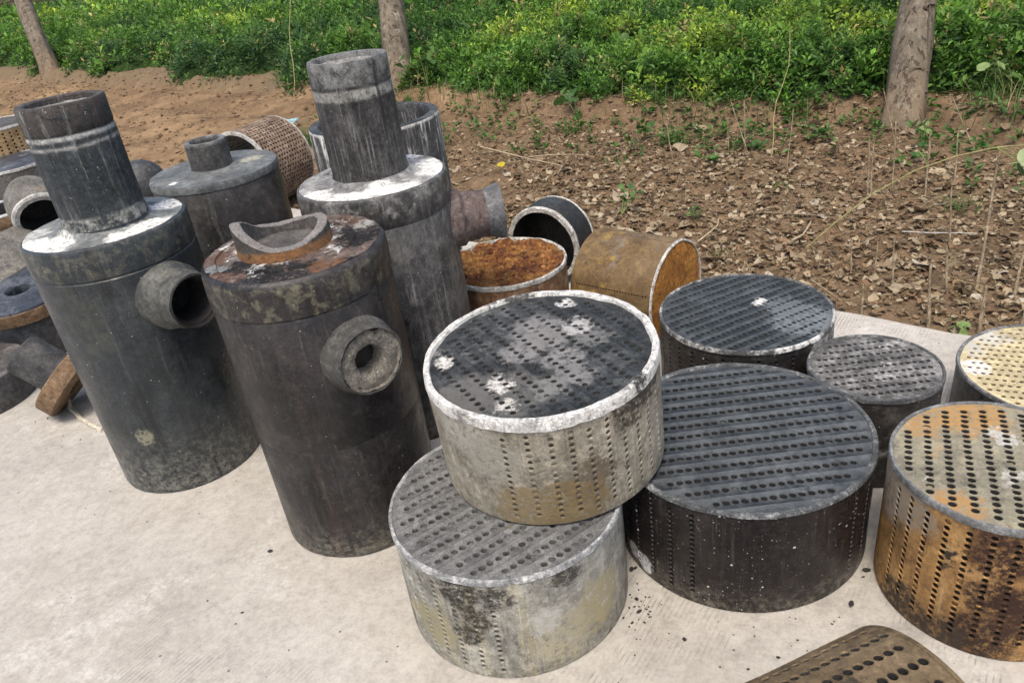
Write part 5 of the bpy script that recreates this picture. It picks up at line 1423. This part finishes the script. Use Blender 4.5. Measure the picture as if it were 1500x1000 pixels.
for i, (px, py, h, n, lab) in enumerate(((985, 212, .17, 130, 'bright green grass clump below the bank'), (835, 195, .14, 70, 'thin olive grass clump below the bank'), (1145, 275, .08, 40, 'sparse grass tuft on the litter'), (905, 240, .10, 40, 'faint grass tuft beside the broadleaf weed'), (452, 205, .30, 120, 'tall grass clump behind the perforated ring'), (700, 285, .08, 60, 'low dry grass tuft beside the reddish nozzle'), (1405, 305, .12, 40, 'wispy grass tuft among the stalks'), (1055, 370, .07, 60, 'yellow grass tuft beside the orange scaled end'), (790, 320, .08, 40, 'grey grass tuft behind the pipe ring'), (1300, 190, .14, 50, 'grass tuft at the base of the thick trunk'), (1450, 175, .18, 70, 'pale grass clump at the field edge'), (700, 150, .22, 160, 'dark fine grass hummock spilling over the bank'), (760, 155, .20, 150, 'grey green feathery hummock on the bank'), (1110, 165, .15, 170, 'dark fine grass at the foot of the bank'))):
    tuft(lab, px, py, h, n, 100 + i, (.075, .16, .03) if i not in (7, 5, 8) else (.22, .20, .09), spread=(.03 if i == 7 else .05) if i < 11 else .10)
# yellow leaf, wrapper, arching stem with big leaf, thin pale creeper, tall green stem
o = obj('yellow_leaf', lm_yel); o.location = at_z(733, 243, .05); o.scale = (.09, .07, .09); o.rotation_euler = (.2, -.3, 1.0)
tag(o, 'single bright yellow leaf on the soil beside the tall cylinders', 'leaf')
ar = [at_z(1180, 362, 0), ]
d0 = depth_of(ar[0])
pl = thing('arching_stem', 'long yellow green arching stem with one pale washed-out leaf', 'plant', ar[0] + Vector((0, 0, -.02)))
pp = [at_depth(x, y, d0 - .12 * k) - pl.location for k, (x, y) in enumerate(((1180, 364), (1225, 325), (1280, 283), (1340, 250), (1400, 229), (1460, 216), (1520, 211)))]
part('stem', tube(pp, [.0035, .0035, .0032, .003, .003, .0028, .0025], 8), m_ystem, pl)
for k, (x, y, me, sc) in enumerate(((1500, 238, lm_wash, .19), (1500, 258, lm_dark, .17))):
    o = obj('leaf', me, pl); o.location = at_depth(x, y, d0 - .70) - pl.location; o.scale = (sc, sc * .8, sc); o.rotation_euler = (.75, .1, .3 + k)
    part('petiole', tube([pp[5], (Vector(pp[5]) + o.location) / 2 + Vector((0, 0, .02)), o.location], .002, 6), m_stem, pl)
def tall_stem(label, b, t, r, mat, zb=.05):
    p = at_z(b[0], b[1], zb); dep = depth_of(p); q = at_depth(t[0], t[1], dep); p.z -= .08
    v = q - p
    o = part('vine', tube([v * k / 8 + rt * (.02 * math.sin(k * 1.3)) * (0 < k) for k in range(9)], [r * (1 - .06 * k) for k in range(9)], 7), mat, sharp=60); o.location = p
    tag(o, label, 'stem')
tall_stem('thin pale creeper stem rising in front of the green field', (428, 135), (421, -60), .006, m_ystem)
tall_stem('thin tall green stem rising from the litter below the bank', g3((555, 590)), g3((652, 110)), .0035, m_ystem, 0)
wr = at_z(428, 181, .02)
m_blue = grime('blue_film', [(.3, (.10, .24, .28)), (.7, (.35, .52, .55))], 221, 30, rough=(.3, .5))
V = []; F = []
for i in range(8):
    for j in range(8):
        V.append(((i - 3.5) * .018, (j - 3.5) * .014, .03 + .05 * fnoise((i, j, 0), .55, 3)))
for i in range(7):
    for j in range(7): F.append((i * 8 + j, (i + 1) * 8 + j, (i + 1) * 8 + j + 1, i * 8 + j + 1))
o = part('wrapper', (V, F), m_blue, smooth=False); o.location = wr
tag(o, 'crumpled pale blue plastic wrapper beside the perforated ring', 'litter')
